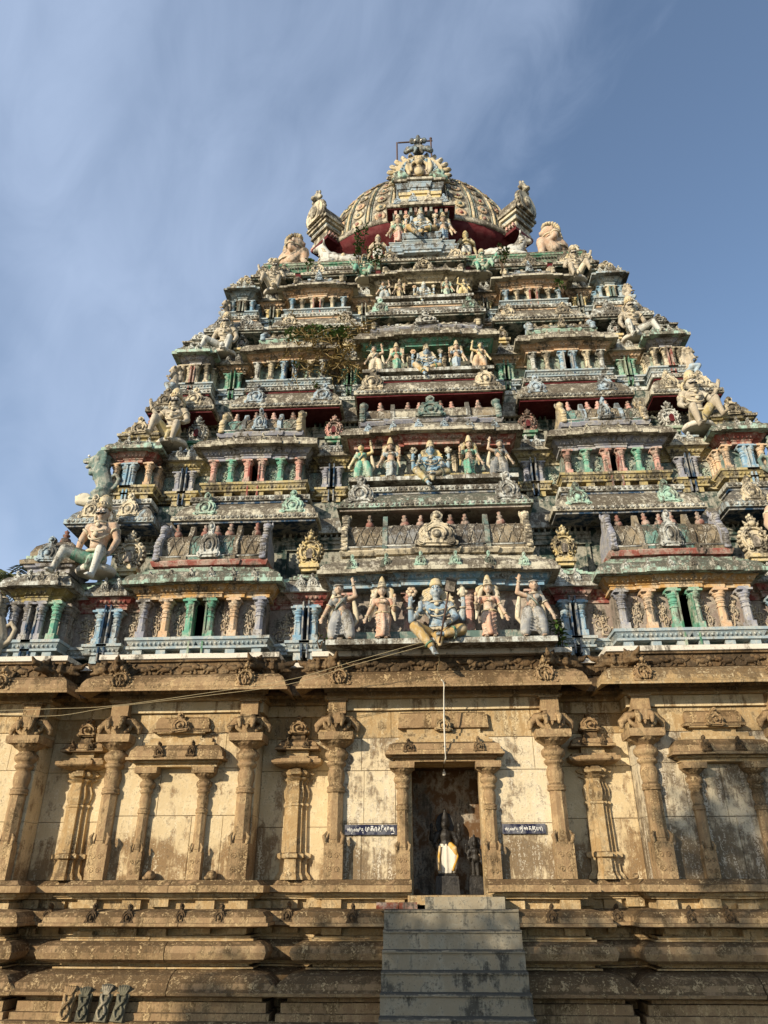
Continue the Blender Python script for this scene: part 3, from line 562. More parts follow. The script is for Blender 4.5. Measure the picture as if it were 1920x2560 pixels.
        for a, b_ in ((T['Kc'][1], T['Ks'][0]), (T['Ks'][1], T['Kx'])):
            x0, x1 = X(a, b_); pl = [(x0-.4, Ky+.8), (x1+.4, Ky+.8)]
            obj('eave', MB().mould(pl, KPROF(Kb-.06, Kt, .28)), 'kap' if i else 'kapwhite', tier); obj('string_course', MB().mould(pl, [(.0, Kt), (.06, Kt+.01), (.06, Kt+.05)]), C['band'], tier); obj('string_course', MB().mould(pl, [(.03, Kt+.05), (.1, Kt+.06), (.1, Kt+.15), (.04, Kt+.16)]), 'kapwhite', tier)
            stuff('rosette_strip', rosettes(x0-.1, x1+.1, Ky+.7, Kt+.105, .034, .09), 'pale', tier)
    # centre bay behind the statues
    h = T['ctr']; Yc = Y-.33
    obj('wall_panel', MB().box(-h, h, Yc+.3, Y+.4, zb, zc+.1), C['wall'], tier)
    obj('statue_ledge', MB().box(-h-.1, h+.1, Yc-.27, Y+.3, zb-.02, zb+.06), 'kapwhite', tier)
    obj('statue_seat', MB().box(-h+.12, h-.12, Yc-.0, Yc+.34, zb+.06, zb+.25), 'slategreen' if i in (0, 2) else ('yellow' if i == 1 else 'kap'), tier)
    pils(tier, [-h*.9, -h*.3, h*.3, h*.9], Yc+.24, zp, zc+.02, T['w'], ['pink']*4 if i == 0 else ['cream']*4)
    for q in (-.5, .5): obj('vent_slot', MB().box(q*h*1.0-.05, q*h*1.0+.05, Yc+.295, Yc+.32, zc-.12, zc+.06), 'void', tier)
    pl = bayplan(-h-.02, h+.02, Yc+.08, Y+.4, ((.62, .05), (.34, .1)))
    arch(tier, pl, zc+.02, ze, C['ctr_arch']); kap_small(tier, pl, ze, zk, zs, C['ctr_kap'], C['ctr_kap'])
    for k in range(6):
        xx = -h+2*h*(k+.5)/6; obj('kudu_ornament', KUDU, C['ckud'], tier, (xx, Yc-.17-(.1 if k in (2, 3) else .05 if k in (1, 4) else 0), ze+.05), (.17 if i == 0 else .14, .2, .2 if i == 0 else .15))
    obj('roof_base', MB().mould(bayplan(-h+.12, h-.12, Yc+.2, Y+.5, ((.62, .04), (.2, .08))), [(0, zs), (0, zs+.4*(zsb-zs)), (.06, zs+.45*(zsb-zs)), (.1, zsb-.02), (.1, zsb)]), 'cream' if i == 0 else 'violet', tier)
    barrel(tier, -h+.1, h-.1, Yc+.24, .7, zsb, zr, C['croof'], C['crib'], C['cend'], None, C['kal'], (.13, .33, .415, .5, .585, .67, .87) if i < 3 else (.3, .7), i != 1, (.22, .78))
    obj('kudu_ornament', KUDU, ('cream', 'slategreen', 'pale', 'cream')[i], tier, (0, Yc+.02, zsb+.0), (.56*h/1.62, .5, .5*(zr-zsb)/.58))
    big_kapota(tier, -T['Kx'], T['Kx'], T['Ky']-.33, T['Ky']+1.1, Kb, Kt-.08, ('kapmint', 'kap', 'kapwhite', 'kap')[i], C['soff'] if i != 0 else 'umber', [(-T['Kx']*.76, C['Kk'][2]), (T['Kx']*.76, C['Kk'][2])], C['band'], .44 if i < 2 else .36)

# ------------------------------------------------------------------ crown
DC = 4.7
b = MB(); b.box(-4.15, 4.15, 2.95, 6.5, 15.9, 16.02)
b.lathe([(1, 16.0), (1, 17.75)], 40, (0, DC, 0), 2.45, 1.42)
crown = obj('crown_neck', b, 'maroon', TEMPLE)
for x0, x1 in ((-4.2, -1.0), (1.0, 4.2)):
    obj('ledge', MB().mould(rect(x0+.1, x1-.1, 2.95, 6.3), [(0, 16.02), (.03, 16.03), (.05, 16.1), (.1, 16.2), (.12, 16.21), (.12, 16.28), (.0, 16.29)]), 'darkgreen', crown)
    stuff('rosette_strip', rosettes(x0+.05, x1-.05, 2.87, 16.15, .035, .08), 'sage', crown)
    obj('ledge_cap', MB().mould(rect(x0+.1, x1-.1, 2.95, 6.3), [(.13, 16.282), (.135, 16.31), (0, 16.315)]), 'kap', crown)
obj('dome_eave', MB().lathe([(.76, 17.2), (.83, 17.36), (.92, 17.56), (1.0, 17.732)], 56, (0, DC, 0), 3.0, 1.9), 'maroon', crown)
obj('dome_eave_rim', MB().lathe([(1.0, 17.73), (1.02, 17.76), (1.02, 17.9), (.97, 17.96), (.8, 18.1)], 56, (0, DC, 0), 3.0, 1.9), 'kap', crown)
DP = [(.95*math.cos(R(f))**.8, 17.95+3.0*math.sin(R(f))) for f in (0, 8, 16, 25, 34, 43, 52, 61, 70, 79, 87)]
obj('dome', MB().lathe(DP, 60, (0, DC, 0), 3.0, 1.9), 'kap', crown)
DISC = MB(); DISC.lathe([(.9, 0), (1.0, .12), (.85, .3), (.6, .26), (.5, .2)], 14)
for k in range(14): a = 2*math.pi*k/14; DISC.ell((.86*math.cos(a), .86*math.sin(a), .15), (.2, .2, .16), 5, 3)
DISC = DISC.mesh('dome_rosette'); BOSS = MB().ell((0, 0, .18), (.42, .42, .3)).mesh('boss')
def dome_pt(t, a, k=1.0):
    f = t*(len(DP)-1); j = min(int(f), len(DP)-2); u = f-j; r = (DP[j][0]*(1-u)+DP[j+1][0]*u)*k; zz = DP[j][1]*(1-u)+DP[j+1][1]*u
    return Vector((3.0*r*math.sin(a), DC-1.9*r*math.cos(a), zz))
nr = 13
for k in range(-nr, nr+1):
    a = math.pi*.56*k/nr
    if k % 2 == 0:
        for da, mm, rr in ((-.035, 'slategreen', .018), (0, 'goldrib', .05), (.035, 'slategreen', .018)):
            obj('dome_rib', MB().tube([dome_pt(t/16, a+da*(1-.35*t/16), 1.012) for t in range(0, 17)], [rr*(1-.5*t/16) for t in range(17)], 5), mm, crown)
    else:
        for j in range(9):
            t = .05+j*.093; p = dome_pt(t, a, 1.0); q = dome_pt(t+.02, a)-p; e = dome_pt(t, a+.02)-p; nn = e.cross(q).normalized(); 
            if nn.dot(p-Vector((0, DC, 19))) < 0: nn = -nn
            rot = nn.to_track_quat('Z', 'Y').to_euler(); sz = .165*(1-.45*t)
            ro = obj('dome_rosette', DISC, 'goldrib' if (j+k) % 3 else 'peach', crown, p, sz, rot); obj('dome_rosette_boss', BOSS, 'slategreen' if j % 2 else 'brick_red', crown, p, sz, rot)
# front gable of the crown
def stack(par, items):
    for nme, x, y0, y1, z0, z1, prof, mm, st in items:
        obj(nme, MB().mould(bayplan(-x, x, y0, y1, st), [(o, z0+(z1-z0)*t) for o, t in prof]), mm, par)
MO = [(0, 0), (.02, .02), (.02, .3), (.05, .35), (.09, .8), (.1, .82), (.1, 1)]
stack(crown, [
 ('gable_plinth', .84, 2.42, 3.6, 15.98, 16.2, MO, 'skyblue', ((.55, .05),)), ('gable_plinth', .76, 2.46, 3.6, 16.2, 16.38, MO, 'greyblue', ((.55, .05),)), ('gable_plinth', .42, 2.38, 3.0, 16.38, 16.62, MO, 'skyblue', ()),
 ('gable_wall', .66, 2.95, 3.8, 16.38, 17.6, [(0, 0), (0, 1)], 'cream', ()),
 ('gable_cornice', .72, 2.62, 3.8, 17.56, 17.76, [(0, 0), (.02, .1), (.05, .9), (.05, 1)], 'slategreen', ((.5, .05),)),
 ('gable_eave', .72, 2.62, 3.8, 17.76, 18.12, [(.05, 0), (.2, .02), (.2, .3), (.16, .35), (.13, .7), (.03, 1)], 'kap', ((.5, .06),)),
 ('gable_fillet', .6, 2.72, 3.8, 18.12, 18.45, [(.05, 0), (.05, .5), (0, .55), (0, 1)], 'kap', ((.5, .05),)),
 ('gable_attic', .56, 2.82, 3.8, 18.45, 18.78, [(0, 0), (0, .6), (.04, .65), (.04, 1)], 'paleyellow', ((.4, .04),)),
 ('gable_attic_cornice', .58, 2.8, 3.8, 18.78, 19.05, MO, 'skyblue', ((.4, .05),)),
 ('gable_attic_eave', .6, 2.76, 3.8, 19.05, 19.2, [(.05, 0), (.12, .1), (.12, .7), (.03, 1)], 'kap', ((.4, .05),)),
 ('gable_roof', .5, 3.05, 4.6, 19.2, 20.6, [(0, 0), (.02, .5), (-.2, .9), (-.4, 1)], 'barrel', ())])
for k in range(11): obj('dentil', MB().box(-.68+1.36*k/10-.035, -.68+1.36*k/10+.035, 2.5-(.06 if 2 < k < 8 else 0), 2.66, 17.58, 17.755), 'pink' if k % 2 == 0 else 'slategreen', crown)
obj('gable_soffit', MB().box(-.9, .9, 2.46, 3.5, 17.735, 17.757), 'maroon', crown)
for k in range(4): obj('kudu_ornament', KUDU, 'skyblue' if k != 2 else 'cream', crown, (-.62+1.24*k/3, 2.44-(.06 if k in (1, 2) else 0), 17.9), (.2, .2, .24))
# flame arch with the lion mask above it
ga = obj('gable_arch', MB().prism([(.68*math.cos(R(t)), 19.82+.68*math.sin(R(t))) for t in range(-50, 231, 10)], 2.95, 3.25), 'goldrib', crown)
fl = MB().ell((0, 0, .12), (.09, .07, .2), 8, 6).ell((0, -.03, .2), (.05, .06, .1), 6, 4).mesh('flame_tongue')
for k in range(17):
    a = R(-38+256*k/16)
    if 78 < math.degrees(a) < 102: continue
    obj('flame_tongue', fl, 'goldrib' if k % 2 else 'cream', crown, (.64*math.cos(a), 3.05, 19.82+.64*math.sin(a)), 1.0, (0, math.pi/2-a, 0))
    if 1 < k < 15: obj('arch_ring', MB().lathe([(.075, 0), (.085, .03), (.06, .06), (.035, .05), (.03, .02)], 10).mesh('r'), 'blue', crown, (.47*math.cos(a), 2.93, 19.82+.47*math.sin(a)), 1, (R(90), 0, 0))
b = MB(); b.prism([(.36*math.cos(R(t)), 19.9+.4*math.sin(R(t))) for t in range(-40, 221, 10)], 2.9, 2.96); obj('arch_niche', b, 'umber', crown)
b = MB(); b.ell((0, 2.84, 20.18), (.15, .12, .16)); b.ell((0, 2.8, 20.02), (.1, .12, .1)); b.ell((0, 2.86, 19.75), (.15, .1, .2))
for s in (-1, 1): b.ell((s*.07, 2.75, 20.22), .04); b.limb([(s*.14, 2.86, 20.12), (s*.24, 2.86, 20.0), (s*.22, 2.84, 19.75)], [.05, .05, .04]); b.ell((s*.12, 2.86, 20.34), (.06, .05, .08)); b.limb([(s*.3, 2.86, 20.2), (s*.34, 2.86, 19.9), (s*.28, 2.86, 19.62)], [.05, .07, .05])
obj('niche_lion', remesh(b, .022), 'goldrib', crown)
for s in (-1, 1):
    b = MB(); b.limb([(s*.72, 2.88, 19.42), (s*.5, 2.84, 19.45), (s*.4, 2.82, 19.55), (s*.3, 2.8, 19.45)], [.09, .11, .08, .04]); b.ell((s*.52, 2.8, 19.6), (.1, .09, .1)); b.limb([(s*.6, 2.86, 19.5), (s*.7, 2.86, 19.65), (s*.62, 2.86, 19.75)], [.07, .05, .03])
    obj('arch_foot_beast', remesh(b, .022), 'mint', crown)
b = MB(); b.ell((0, 3.0, 20.92), (.2, .16, .2)); b.ell((0, 2.9, 20.88), (.14, .13, .1)); b.ell((0, 2.98, 21.28), (.16, .12, .14)); b.ell((0, 2.98, 21.44), (.07, .08, .12))
for s in (-1, 1):
    b.ell((s*.09, 2.84, 21.06), .065); b.limb([(s*.1, 2.86, 20.86), (s*.2, 2.82, 20.72), (s*.32, 2.84, 20.66), (s*.4, 2.88, 20.75)], [.07, .075, .06, .04]); b.ell((s*.28, 3.0, 20.98), (.12, .08, .1)); b.ell((s*.36, 3.0, 20.86), (.09, .07, .08)); b.ell((s*.18, 3.0, 21.34), (.09, .07, .12)); b.limb([(s*.07, 2.83, 20.85), (s*.07, 2.8, 20.68), (s*.12, 2.82, 20.56)], [.05, .05, .03])
obj('lion_mask', remesh(b, .02, 1), 'maskblue', crown, (0, 0, -.08))
b = MB()
for s in (-1, 1): b.ell((s*.09, 2.79, 21.07), .035)
for k in range(4): b.ell((-.06+.04*k, 2.79, 20.8), (.014, .02, .03), 5, 3)
obj('mask_eyes', b, 'eyewhite', crown, (0, 0, -.08))
# diagonal gables at the dome's front corners
for s in (-1, 1):
    M = Matrix.Translation((s*2.8, 3.6, 0)) @ Matrix.Rotation(s*R(45), 4, 'Z')     # local -y points outwards, z up
    def part(nme, mb, mm):
        o_ = obj(nme, mb, mm, crown); o_.matrix_local = M; return o_
    for hw, yo, z0, z1, mm in ((.33, -.12, 17.8, 17.93, 'kap'), (.3, -.1, 17.93, 18.1, 'cream'), (.37, -.17, 18.1, 18.2, 'kap'), (.34, -.15, 18.2, 18.3, 'greyblue'), (.41, -.22, 18.3, 18.4, 'cream'), (.46, -.27, 18.4, 18.5, 'kap')):
        part('gable_cornice', MB().box(-hw, hw, yo, 1.2, z0, z1-.002), mm)
    part('gable_soffit', MB().box(-.38, .38, -.12, 1.2, 17.68, 17.798), 'maroon')
    for k in range(8):
        for q in (-1, 1): part('dentil', MB().box(*sorted((q*.36, q*.45)), -.1+.11*k, -.05+.11*k, 17.8, 17.91), 'pink')
    roofp = [(-.44, 18.5), (-.38, 18.58), (-.33, 18.75), (-.24, 18.98), (-.12, 19.16), (0, 19.22), (.12, 19.16), (.24, 18.98), (.33, 18.75), (.38, 18.58), (.44, 18.5)]
    part('gable_roof', MB().prism(roofp, -.22, 1.3), 'kap')
    part('gable_arch', MB().prism([(.38*math.cos(R(t)), 18.78+.42*math.sin(R(t))) for t in range(-45, 226, 10)], -.36, -.22), 'cream')
    b = MB()
    for t in range(-40, 221, 16): b.ell((.4*math.cos(R(t)), -.28, 18.78+.45*math.sin(R(t))), (.065, .08, .065), 6, 4)
    b.ell((0, -.3, 19.42), (.15, .13, .14)); b.ell((0, -.4, 19.36), (.1, .1, .07)); b.ell((0, -.28, 19.58), (.12, .09, .1)); b.ell((0, -.28, 19.72), (.05, .06, .09))
    for q in (-1, 1): b.ell((q*.12, -.3, 19.5), (.06, .06, .08)); b.ell((q*.06, -.4, 19.46), .035); b.ell((q*.17, -.28, 19.4), (.07, .06, .07)); b.ell((q*.12, -.28, 19.64), (.05, .05, .07))
    b.ell((0, -.38, 18.8), (.16, .06, .22))
    part('gable_crest', remesh(b, .024, 1), 'kap')
def pipe_frame():
    o = empty('lamp_bracket', 'rusty square pipe frame standing behind the crowning lion mask', 'metal frame', (0, 3.55, 20.5))
    x0, z0 = at(993, 401, 3.55); x1, z1 = at(995, 357, 3.55); x2, z2 = at(1077, 352, 3.55)
    b = MB(); b.tube([(x0, 0, -.6), (x0, 0, z1-20.5)], .028, 6, False); obj('upright', b, 'rust', o); b = MB(); b.tube([(x2, 0, -.4), (x2, 0, z2-20.5+.06)], .028, 6, False); obj('upright', b, 'rust', o)
    b = MB(); b.tube([(x1, 0, z1-20.5), (x2+.05, 0, z2-20.5)], .026, 6, False); obj('crossbar', b, 'rust', o)
    b = MB(); b.ell((x2, 0, z2-20.5+.1), (.045, .045, .05)); obj('cap', b, 'rust', o)
pipe_frame()

# ------------------------------------------------------------------ stone ground storey
g = obj('ground', MB().add([(-400, -400, 0), (400, -400, 0), (400, 600, 0), (-400, 600, 0)], [(0, 1, 2, 3)]), 'earth'); g['kind'] = 'structure'
b = MB()   # core of the ground storey with the doorway and its chamber left open
b.box(-7.1, -.8, .5, 8.9, 0, 4.69); b.box(.8, 7.1, .5, 8.9, 0, 4.69); b.box(-.799, .799, .5, 8.9, 3.19, 4.688); b.box(-.799, .799, .9, 8.9, 1.36, 3.189); b.box(-.799, .799, .5, 8.9, 0, 1.359)
base = obj('stone_base', b, 'joint', TEMPLE)
HB = [(-7.3, -6.08), (-5.0, -2.76), (-1.68, 1.68), (2.76, 5.0), (6.08, 7.3)]
RB = [(-6.08, -5.0), (-2.76, -1.68), (1.68, 2.76), (5.0, 6.08)]
PL = [('plinth_step', [(.62, 0), (.62, .1), (.6, .12), (.54, .125)], 'stone'),
      ('plinth_step', [(.5, .125), (.5, .2), (.45, .205), (.45, .31), (.38, .315), (.38, .36)], 'stone'),
      ('lotus_moulding', [(.3, .36), (.5, .365), (.56, .385), (.57, .42), (.53, .45), (.5, .51), (.4, .585), (.22, .625)], 'stone'),
      ('fillet', [(.2, .635), (.2, .655), (.12, .66), (.12, .685), (.18, .69), (.18, .705)], 'stonepale'),
      ('round_moulding', [(.16, .705), (.28, .71), (.36, .75), (.39, .825), (.36, .9), (.28, .94), (.18, .945)], 'stone'),
      ('fillet', [(.17, .94), (.17, .965), (.12, .97), (.12, 1.0)], 'stonepale'),
      ('neck_band', [(.02, 1.0), (.02, 1.09)], 'stonepale'),
      ('plinth_eave', [(.14, 1.09), (.36, 1.11), (.4, 1.12), (.4, 1.155), (.37, 1.16), (.36, 1.22), (.3, 1.28), (.16, 1.31)], 'stone'),
      ('neck_band', [(.02, 1.31), (.02, 1.42)], 'stonepale'),
      ('fillet', [(.1, 1.42), (.13, 1.43), (.13, 1.455), (.17, 1.46), (.17, 1.5)], 'stonepale'),
      ('plinth_ledge', [(.22, 1.5), (.28, 1.51), (.28, 1.59), (.23, 1.6), (.16, 1.655), (.0, 1.66)], 'stone')]
rj = random.Random(3)
for (x0, x1) in HB:
    ctr = x0 < 0 < x1
    for nme, pf, mm in PL:
        if ctr and pf[0][1] >= 1.31:      # the door cuts through the upper courses
            for a, b_ in ((x0, -.5), (.5, x1)): obj(nme, MB().mould([(a, .5), (a, 0), (b_, 0)] if a < -1 else [(a, 0), (b_, 0), (b_, .5)], pf), mm, base)
        else:
            xm = x0+(x1-x0)*rj.uniform(.3, .7); dy = rj.uniform(-.008, .008); g_ = .004
            obj(nme, MB().mould([(x0, .5), (x0, 0), (xm-g_, 0)], pf), mm, base); obj(nme, MB().mould([(xm+g_, dy), (x1, dy), (x1, .5)], pf), mm, base)
    n = 5
    for z0, z1 in ((1.003, 1.087), (1.313, 1.418)):
        for k in range(n):
            xx = x0+.1+(x1-x0-.2)*k/(n-1)+(.05 if k % 2 else -.05)*(0 < k < n-1); wd = .13
            if ctr and abs(xx) < .66 and z0 > 1.2: continue
            obj('neck_block', MB().box(xx-wd, xx+wd, -.115, .3, z0, z1), 'stonepale', base)
    if not ctr or True:
        for k in range(4):
            xx = x0+(x1-x0)*(.12, .34, .66, .88)[k]
            if ctr and abs(xx) < .95: continue
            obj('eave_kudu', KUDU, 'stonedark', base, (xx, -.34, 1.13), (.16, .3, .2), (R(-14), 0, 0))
for (x0, x1) in RB:
    for nme, pf, mm in PL:
        k = .82 if nme not in ('plinth_step',) else .7
        obj(nme, MB().mould([(x0, .4), (x1, .4)], [(o*k, z-.004) for o, z in pf]), mm, base)
    for z0, z1 in ((1.0, 1.085), (1.31, 1.415)): 
        for fr in (.18, .5, .82): xx = x0+(x1-x0)*fr; obj('neck_block', MB().box(xx-.12, xx+.12, .3, .5, z0, z1), 'stonepale', base)
    obj('eave_kudu', KUDU, 'stonedark', base, ((x0+x1)/2, .13, 1.13), (.16, .3, .2), (R(-14), 0, 0))
for (x0, x1) in HB:    # upturned lotus tips at the corners of the lowest moulding
    for xx, s in ((x0, -1), (x1, 1)): obj('lotus_tip', MB().limb([(xx+s*.4, -.4, .42), (xx+s*.5, -.5, .43), (xx+s*.54, -.54, .49)], [.07, .05, .02], 7), 'stone', base)
# wall slabs
rs = random.Random(11)
def slabs(x0, x1, yf, yb, zs_, mats, holes=()):
    zs_ = [z if j in (0, len(zs_)-1) else z+rs.uniform(-.09, .07) for j, z in enumerate(zs_)]
    for j in range(len(zs_)-1):
        x = x0
        while x < x1-.02:
            wd = rs.uniform(.45, 1.0); xe = min(x1, x+wd)
            if x1-xe < .28: xe = x1
            a, b_ = x, xe
            for h0, h1, hz in holes:
                if zs_[j] < hz and a < h1 and b_ > h0:
                    if a < h0 < b_: b_ = h0; xe = h0 if h0-a > .05 else h1
                    elif a >= h0: a = b_ = h1; xe = h1
            if b_-a > .03:
                t = rs.uniform(0, .008); gp = .0025
                m_ = MB(); y0 = yf-t; c = .004
                xs0, xs1, z0, z1 = a+gp, b_-gp, zs_[j]+gp, zs_[j+1]-gp
                m_.add([(xs0, y0+c, z0), (xs1, y0+c, z0), (xs1, y0+c, z1), (xs0, y0+c, z1), (xs0+c, y0, z0+c), (xs1-c, y0, z0+c), (xs1-c, y0, z1-c), (xs0+c, y0, z1-c), (xs0, yb, z0), (xs1, yb, z0), (xs1, yb, z1), (xs0, yb, z1)],
                       [(4, 5, 6, 7), (0, 1, 5, 4), (1, 2, 6, 5), (2, 3, 7, 6), (3, 0, 4, 7), (0, 8, 9, 1), (1, 9, 10, 2), (2, 10, 11, 3), (3, 11, 8, 0)])
                obj('wall_slab', m_, 'stonepale' if zs_[j] > 3.5 else rs.choice(mats), base)
            x = max(xe, a+.03)
ZS = [1.655, 2.43, 3.12, 3.60, 3.92]
for (x0, x1) in HB:
    if x0 < 0 < x1: slabs(x0, x1, 0, .52, ZS, ('limewhite',), ((-.5, .5, 3.17),))
    else: slabs(x0, x1, 0, .52, ZS, ('limestain',) if x0 > 0 else ('lime',))
for (x0, x1) in RB: slabs(x0, x1, .40, .52, ZS, ('lime',))
# entablature: beam, fillets, scalloped band
for (x0, x1) in HB+RB:
    y = 0 if (x0, x1) in HB else .4; pl = rect(x0, x1, y, .53) if y == 0 else [(x0, y), (x1, y)]
    obj('beam', MB().mould(pl, [(.0, 3.92), (.05, 3.925), (.05, 4.085), (.0, 4.09)]), 'lime', base)
    obj('fillet', MB().mould(pl, [(.08, 4.09), (.1, 4.1), (.1, 4.13), (.06, 4.135), (.06, 4.19)]), 'stonepale', base)
    b = MB(); n = int((x1-x0)/.13)
    for k in range(n): xx = x0+(x1-x0)*(k+.5)/n; b.ell((xx, y-.1, 4.24), (.06, .05, .05), 7, 4)
    b.mould(pl, [(.06, 4.19), (.1, 4.2), (.12, 4.3)])
    sb = stuff('scallop_band', b, 'stonepale', base)
# columns
def make_column(h, r, n=8):
    b = MB(); q = r*1.12
    b.box(-q, q, -q, q, 0, .235*h)
    for s in (-1, 1): b.limb([(s*q*.86, -q*.9, .235*h), (s*q*1.0, -q*.95, .275*h), (s*q*.75, -q*.9, .305*h)], [.03*r/.13, .035*r/.13, .012], 6)
    b.lathe([(r*1.08, .235*h), (r*1.08, .255*h), (r*1.0, .26*h), (r*.97, .575*h)], n, smooth=False)
    b.lathe([(r*.97, .575*h), (r*1.12, .58*h), (r*1.12, .592*h), (r*1.0, .597*h), (r*1.1, .602*h), (r*1.1, .618*h), (r*.9, .625*h), (r*.88, .64*h), (r*1.02, .67*h), (r*1.06, .7*h), (r*.98, .73*h), (r*.8, .752*h), (r*1.05, .765*h), (r*1.18, .775*h), (r*1.22, .79*h), (r*.92, .803*h), (r*1.3, .82*h), (r*1.48, .842*h), (r*1.42, .865*h), (r*1.05, .884*h), (r*1.0, .895*h)], 16)
    k = 16; pr = []
    for rr, z in ((1.02, .895), (1.35, .91), (1.72, .925), (2.0, .945)): pr.append((rr, z))
    v = []; 
    for rr, z in pr:
        for t in range(2*k): a = 2*math.pi*t/(2*k); sc_ = rr*r*(1+(.035 if t % 2 else -.02)*(rr > 1.5)); v.append((sc_*math.cos(a), sc_*math.sin(a), z*h-(0 if t % 2 else .008)*(rr > 1.9)))
    m2 = 2*k; b.add(v, [(j*m2+t, j*m2+(t+1) % m2, (j+1)*m2+(t+1) % m2, (j+1)*m2+t) for j in range(3) for t in range(m2)])
    b.box(-r*2.05, r*2.05, -r*2.05, r*2.05, .944*h, .962*h, -r*.06); b.box(-r*2.12, r*2.12, -r*2.12, r*2.12, .9625*h, h)
    for s in (-1, 1):   # incised panel on the foot
        for t in range(2): b.tube(spiral((s*q*.38, .06*h+t*.09*h), q*.34, .01, 1.3, -q*1.0, 0, s, 12), .005, 4)
    return b.mesh('column')
COL = make_column(1.92, .118); COLS = make_column(1.46, .078)
colx = [(6.24, 'stone'), (4.87, 'stone'), (2.89, 'stone'), (1.57, 'stone')]
def bracket(x, y, par):
    """corbel over a column: block on curled arms"""
    b = MB(); b.box(x-.13, x+.13, y-.15, .3, 3.86, 4.05); b.box(x-.155, x+.155, y-.175, .3, 4.05, 4.08); b.box(x-.09, x+.09, y-.13, .3, 3.6, 3.86)
    b.box(x-.06, x+.06, y-.24, y-.1, 3.7, 3.85); b.limb([(x, y-.2, 3.72), (x, y-.22, 3.65)], [.045, .015], 6)
    for s in (-1, 1):
        b.limb([(x+s*.1, y-.05, 3.8), (x+s*.2, y-.05, 3.78), (x+s*.29, y-.05, 3.7), (x+s*.3, y-.05, 3.63)], [.06, .065, .055, .03], 7)
        b.limb([(x+s*.1, y-.09, 3.63), (x+s*.17, y-.09, 3.68), (x+s*.2, y-.09, 3.75)], [.04, .035, .02], 6)
        b.limb([(x+s*.08, y-.18, 3.82), (x+s*.1, y-.26, 3.76), (x+s*.09, y-.27, 3.67)], [.045, .045, .025], 6)
    return obj('corbel_bracket', b, 'stone', par)
for cx_, mm in colx:
    for s in (-1, 1):
        obj('column', COL, mm, base, (s*cx_, -.03, 1.66)); bracket(s*cx_, -.03, base)
# niches in the side bays: small columns, cornice, miniature roof
def niche(xc, hw, zc0, par, full=True):
    for s in (-1, 1): obj('niche_column', COLS, 'stone', par, (xc+s*hw, -.05, 1.66))
    obj('niche_fillet', MB().mould(rect(xc-hw-.12, xc+hw+.12, -.09, .05), [(.0, 3.12), (.06, 3.13), (.06, 3.17), (.1, 3.18), (.1, 3.21)]), 'stonepale', par)
    obj('niche_eave', MB().mould(rect(xc-hw-.1, xc+hw+.1, -.08, .05), [(.1, 3.21), (.2, 3.215), (.2, 3.25), (.17, 3.26), (.16, 3.34), (.1, 3.42), (.02, 3.44)]), 'stone', par)
    obj('niche_fillet', MB().mould(rect(xc-hw-.05, xc+hw+.05, -.06, .05), [(.05, 3.44), (.05, 3.48), (.0, 3.485), (.0, 3.55)]), 'stonepale', par)
    obj('niche_roof_base', MB().mould(rect(xc-hw*.72, xc+hw*.72, -.05, .05), [(.0, 3.55), (.0, 3.6), (.06, 3.61), (.06, 3.63)]), 'stonepale', par)
    obj('niche_roof', MB().mould(rect(xc-hw*.9, xc+hw*.9, -.06, .05), [(.06, 3.63), (.07, 3.66), (.02, 3.69), (.03, 3.76), (.01, 3.83), (-.02, 3.86)]), 'stone', par)
    obj('eave_kudu', KUDU, 'stone', par, (xc, -.13, 3.62), (.24, .4, .22))
    for s in (-1, 1): obj('eave_kudu', KUDU, 'stonedark', par, (xc+s*hw*.55, -.26, 3.24), (.14, .3, .19), (R(-10), 0, 0))
for s in (-1, 1): niche(s*3.91, .42, 0, base)
# fluted pilaster with miniature shrine in each recess
def fluted(xc, y, par):
    def star(rr, z): return [(xc+rr*x, y+rr*yy*.9, z) for x, yy in ((-1, .5), (-1, -.1), (-.62, -.1), (-.62, -.5), (-.3, -.5), (-.3, -.85), (.3, -.85), (.3, -.5), (.62, -.5), (.62, -.1), (1, -.1), (1, .5))]
    b = MB(); pr = [(.26, 1.66), (.25, 1.7), (.2, 1.76), (.19, 1.92), (.25, 1.94), (.25, 1.99), (.18, 2.01), (.165, 2.5), (.165, 2.62), (.185, 2.63), (.185, 2.66), (.15, 2.67), (.185, 2.75), (.19, 2.83), (.15, 2.93), (.155, 2.97), (.24, 3.01), (.15, 3.03), (.24, 3.06), (.26, 3.09), (.2, 3.13), (.16, 3.15)]
    n = 12; v = []; 
    for r_, z in pr: v += star(r_, z)
    b.add(v, [(j*n+k, j*n+(k+1) % n, (j+1)*n+(k+1) % n, (j+1)*n+k) for j in range(len(pr)-1) for k in range(n)]); obj('fluted_pilaster', b, 'stonepale', par)
    pl = bayplan(xc-.3, xc+.3, y-.16, y+.2, ((.5, .05),))
    obj('capital_slab', MB().mould(pl, [(-.1, 3.15), (.0, 3.18), (.05, 3.2), (.07, 3.22), (.07, 3.27), (.02, 3.28), (.02, 3.31)]), 'stone', par)
    obj('shrine_body', MB().box(xc-.17, xc+.17, y-.14, y+.2, 3.312, 3.40), 'stonepale', par)
    obj('shrine_eave', MB().mould(rect(xc-.24, xc+.24, y-.14, y+.2), [(.0, 3.40), (.09, 3.405), (.09, 3.44), (.06, 3.46), (.04, 3.52), (-.02, 3.55)]), 'stone', par)
    obj('shrine_neck', MB().box(xc-.1, xc+.1, y-.1, y+.2, 3.55, 3.66), 'stonedark', par)
    obj('shrine_dome', KUDU, 'stone', par, (xc, y-.08, 3.64), (.27, .6, .22))
    for q in (-.14, .14): obj('eave_kudu', KUDU, 'stonedark', par, (xc+q, y-.22, 3.42), (.09, .2, .12))
for xc in (-5.5, -2.2, 2.2, 5.5): fluted(xc, .36, base)
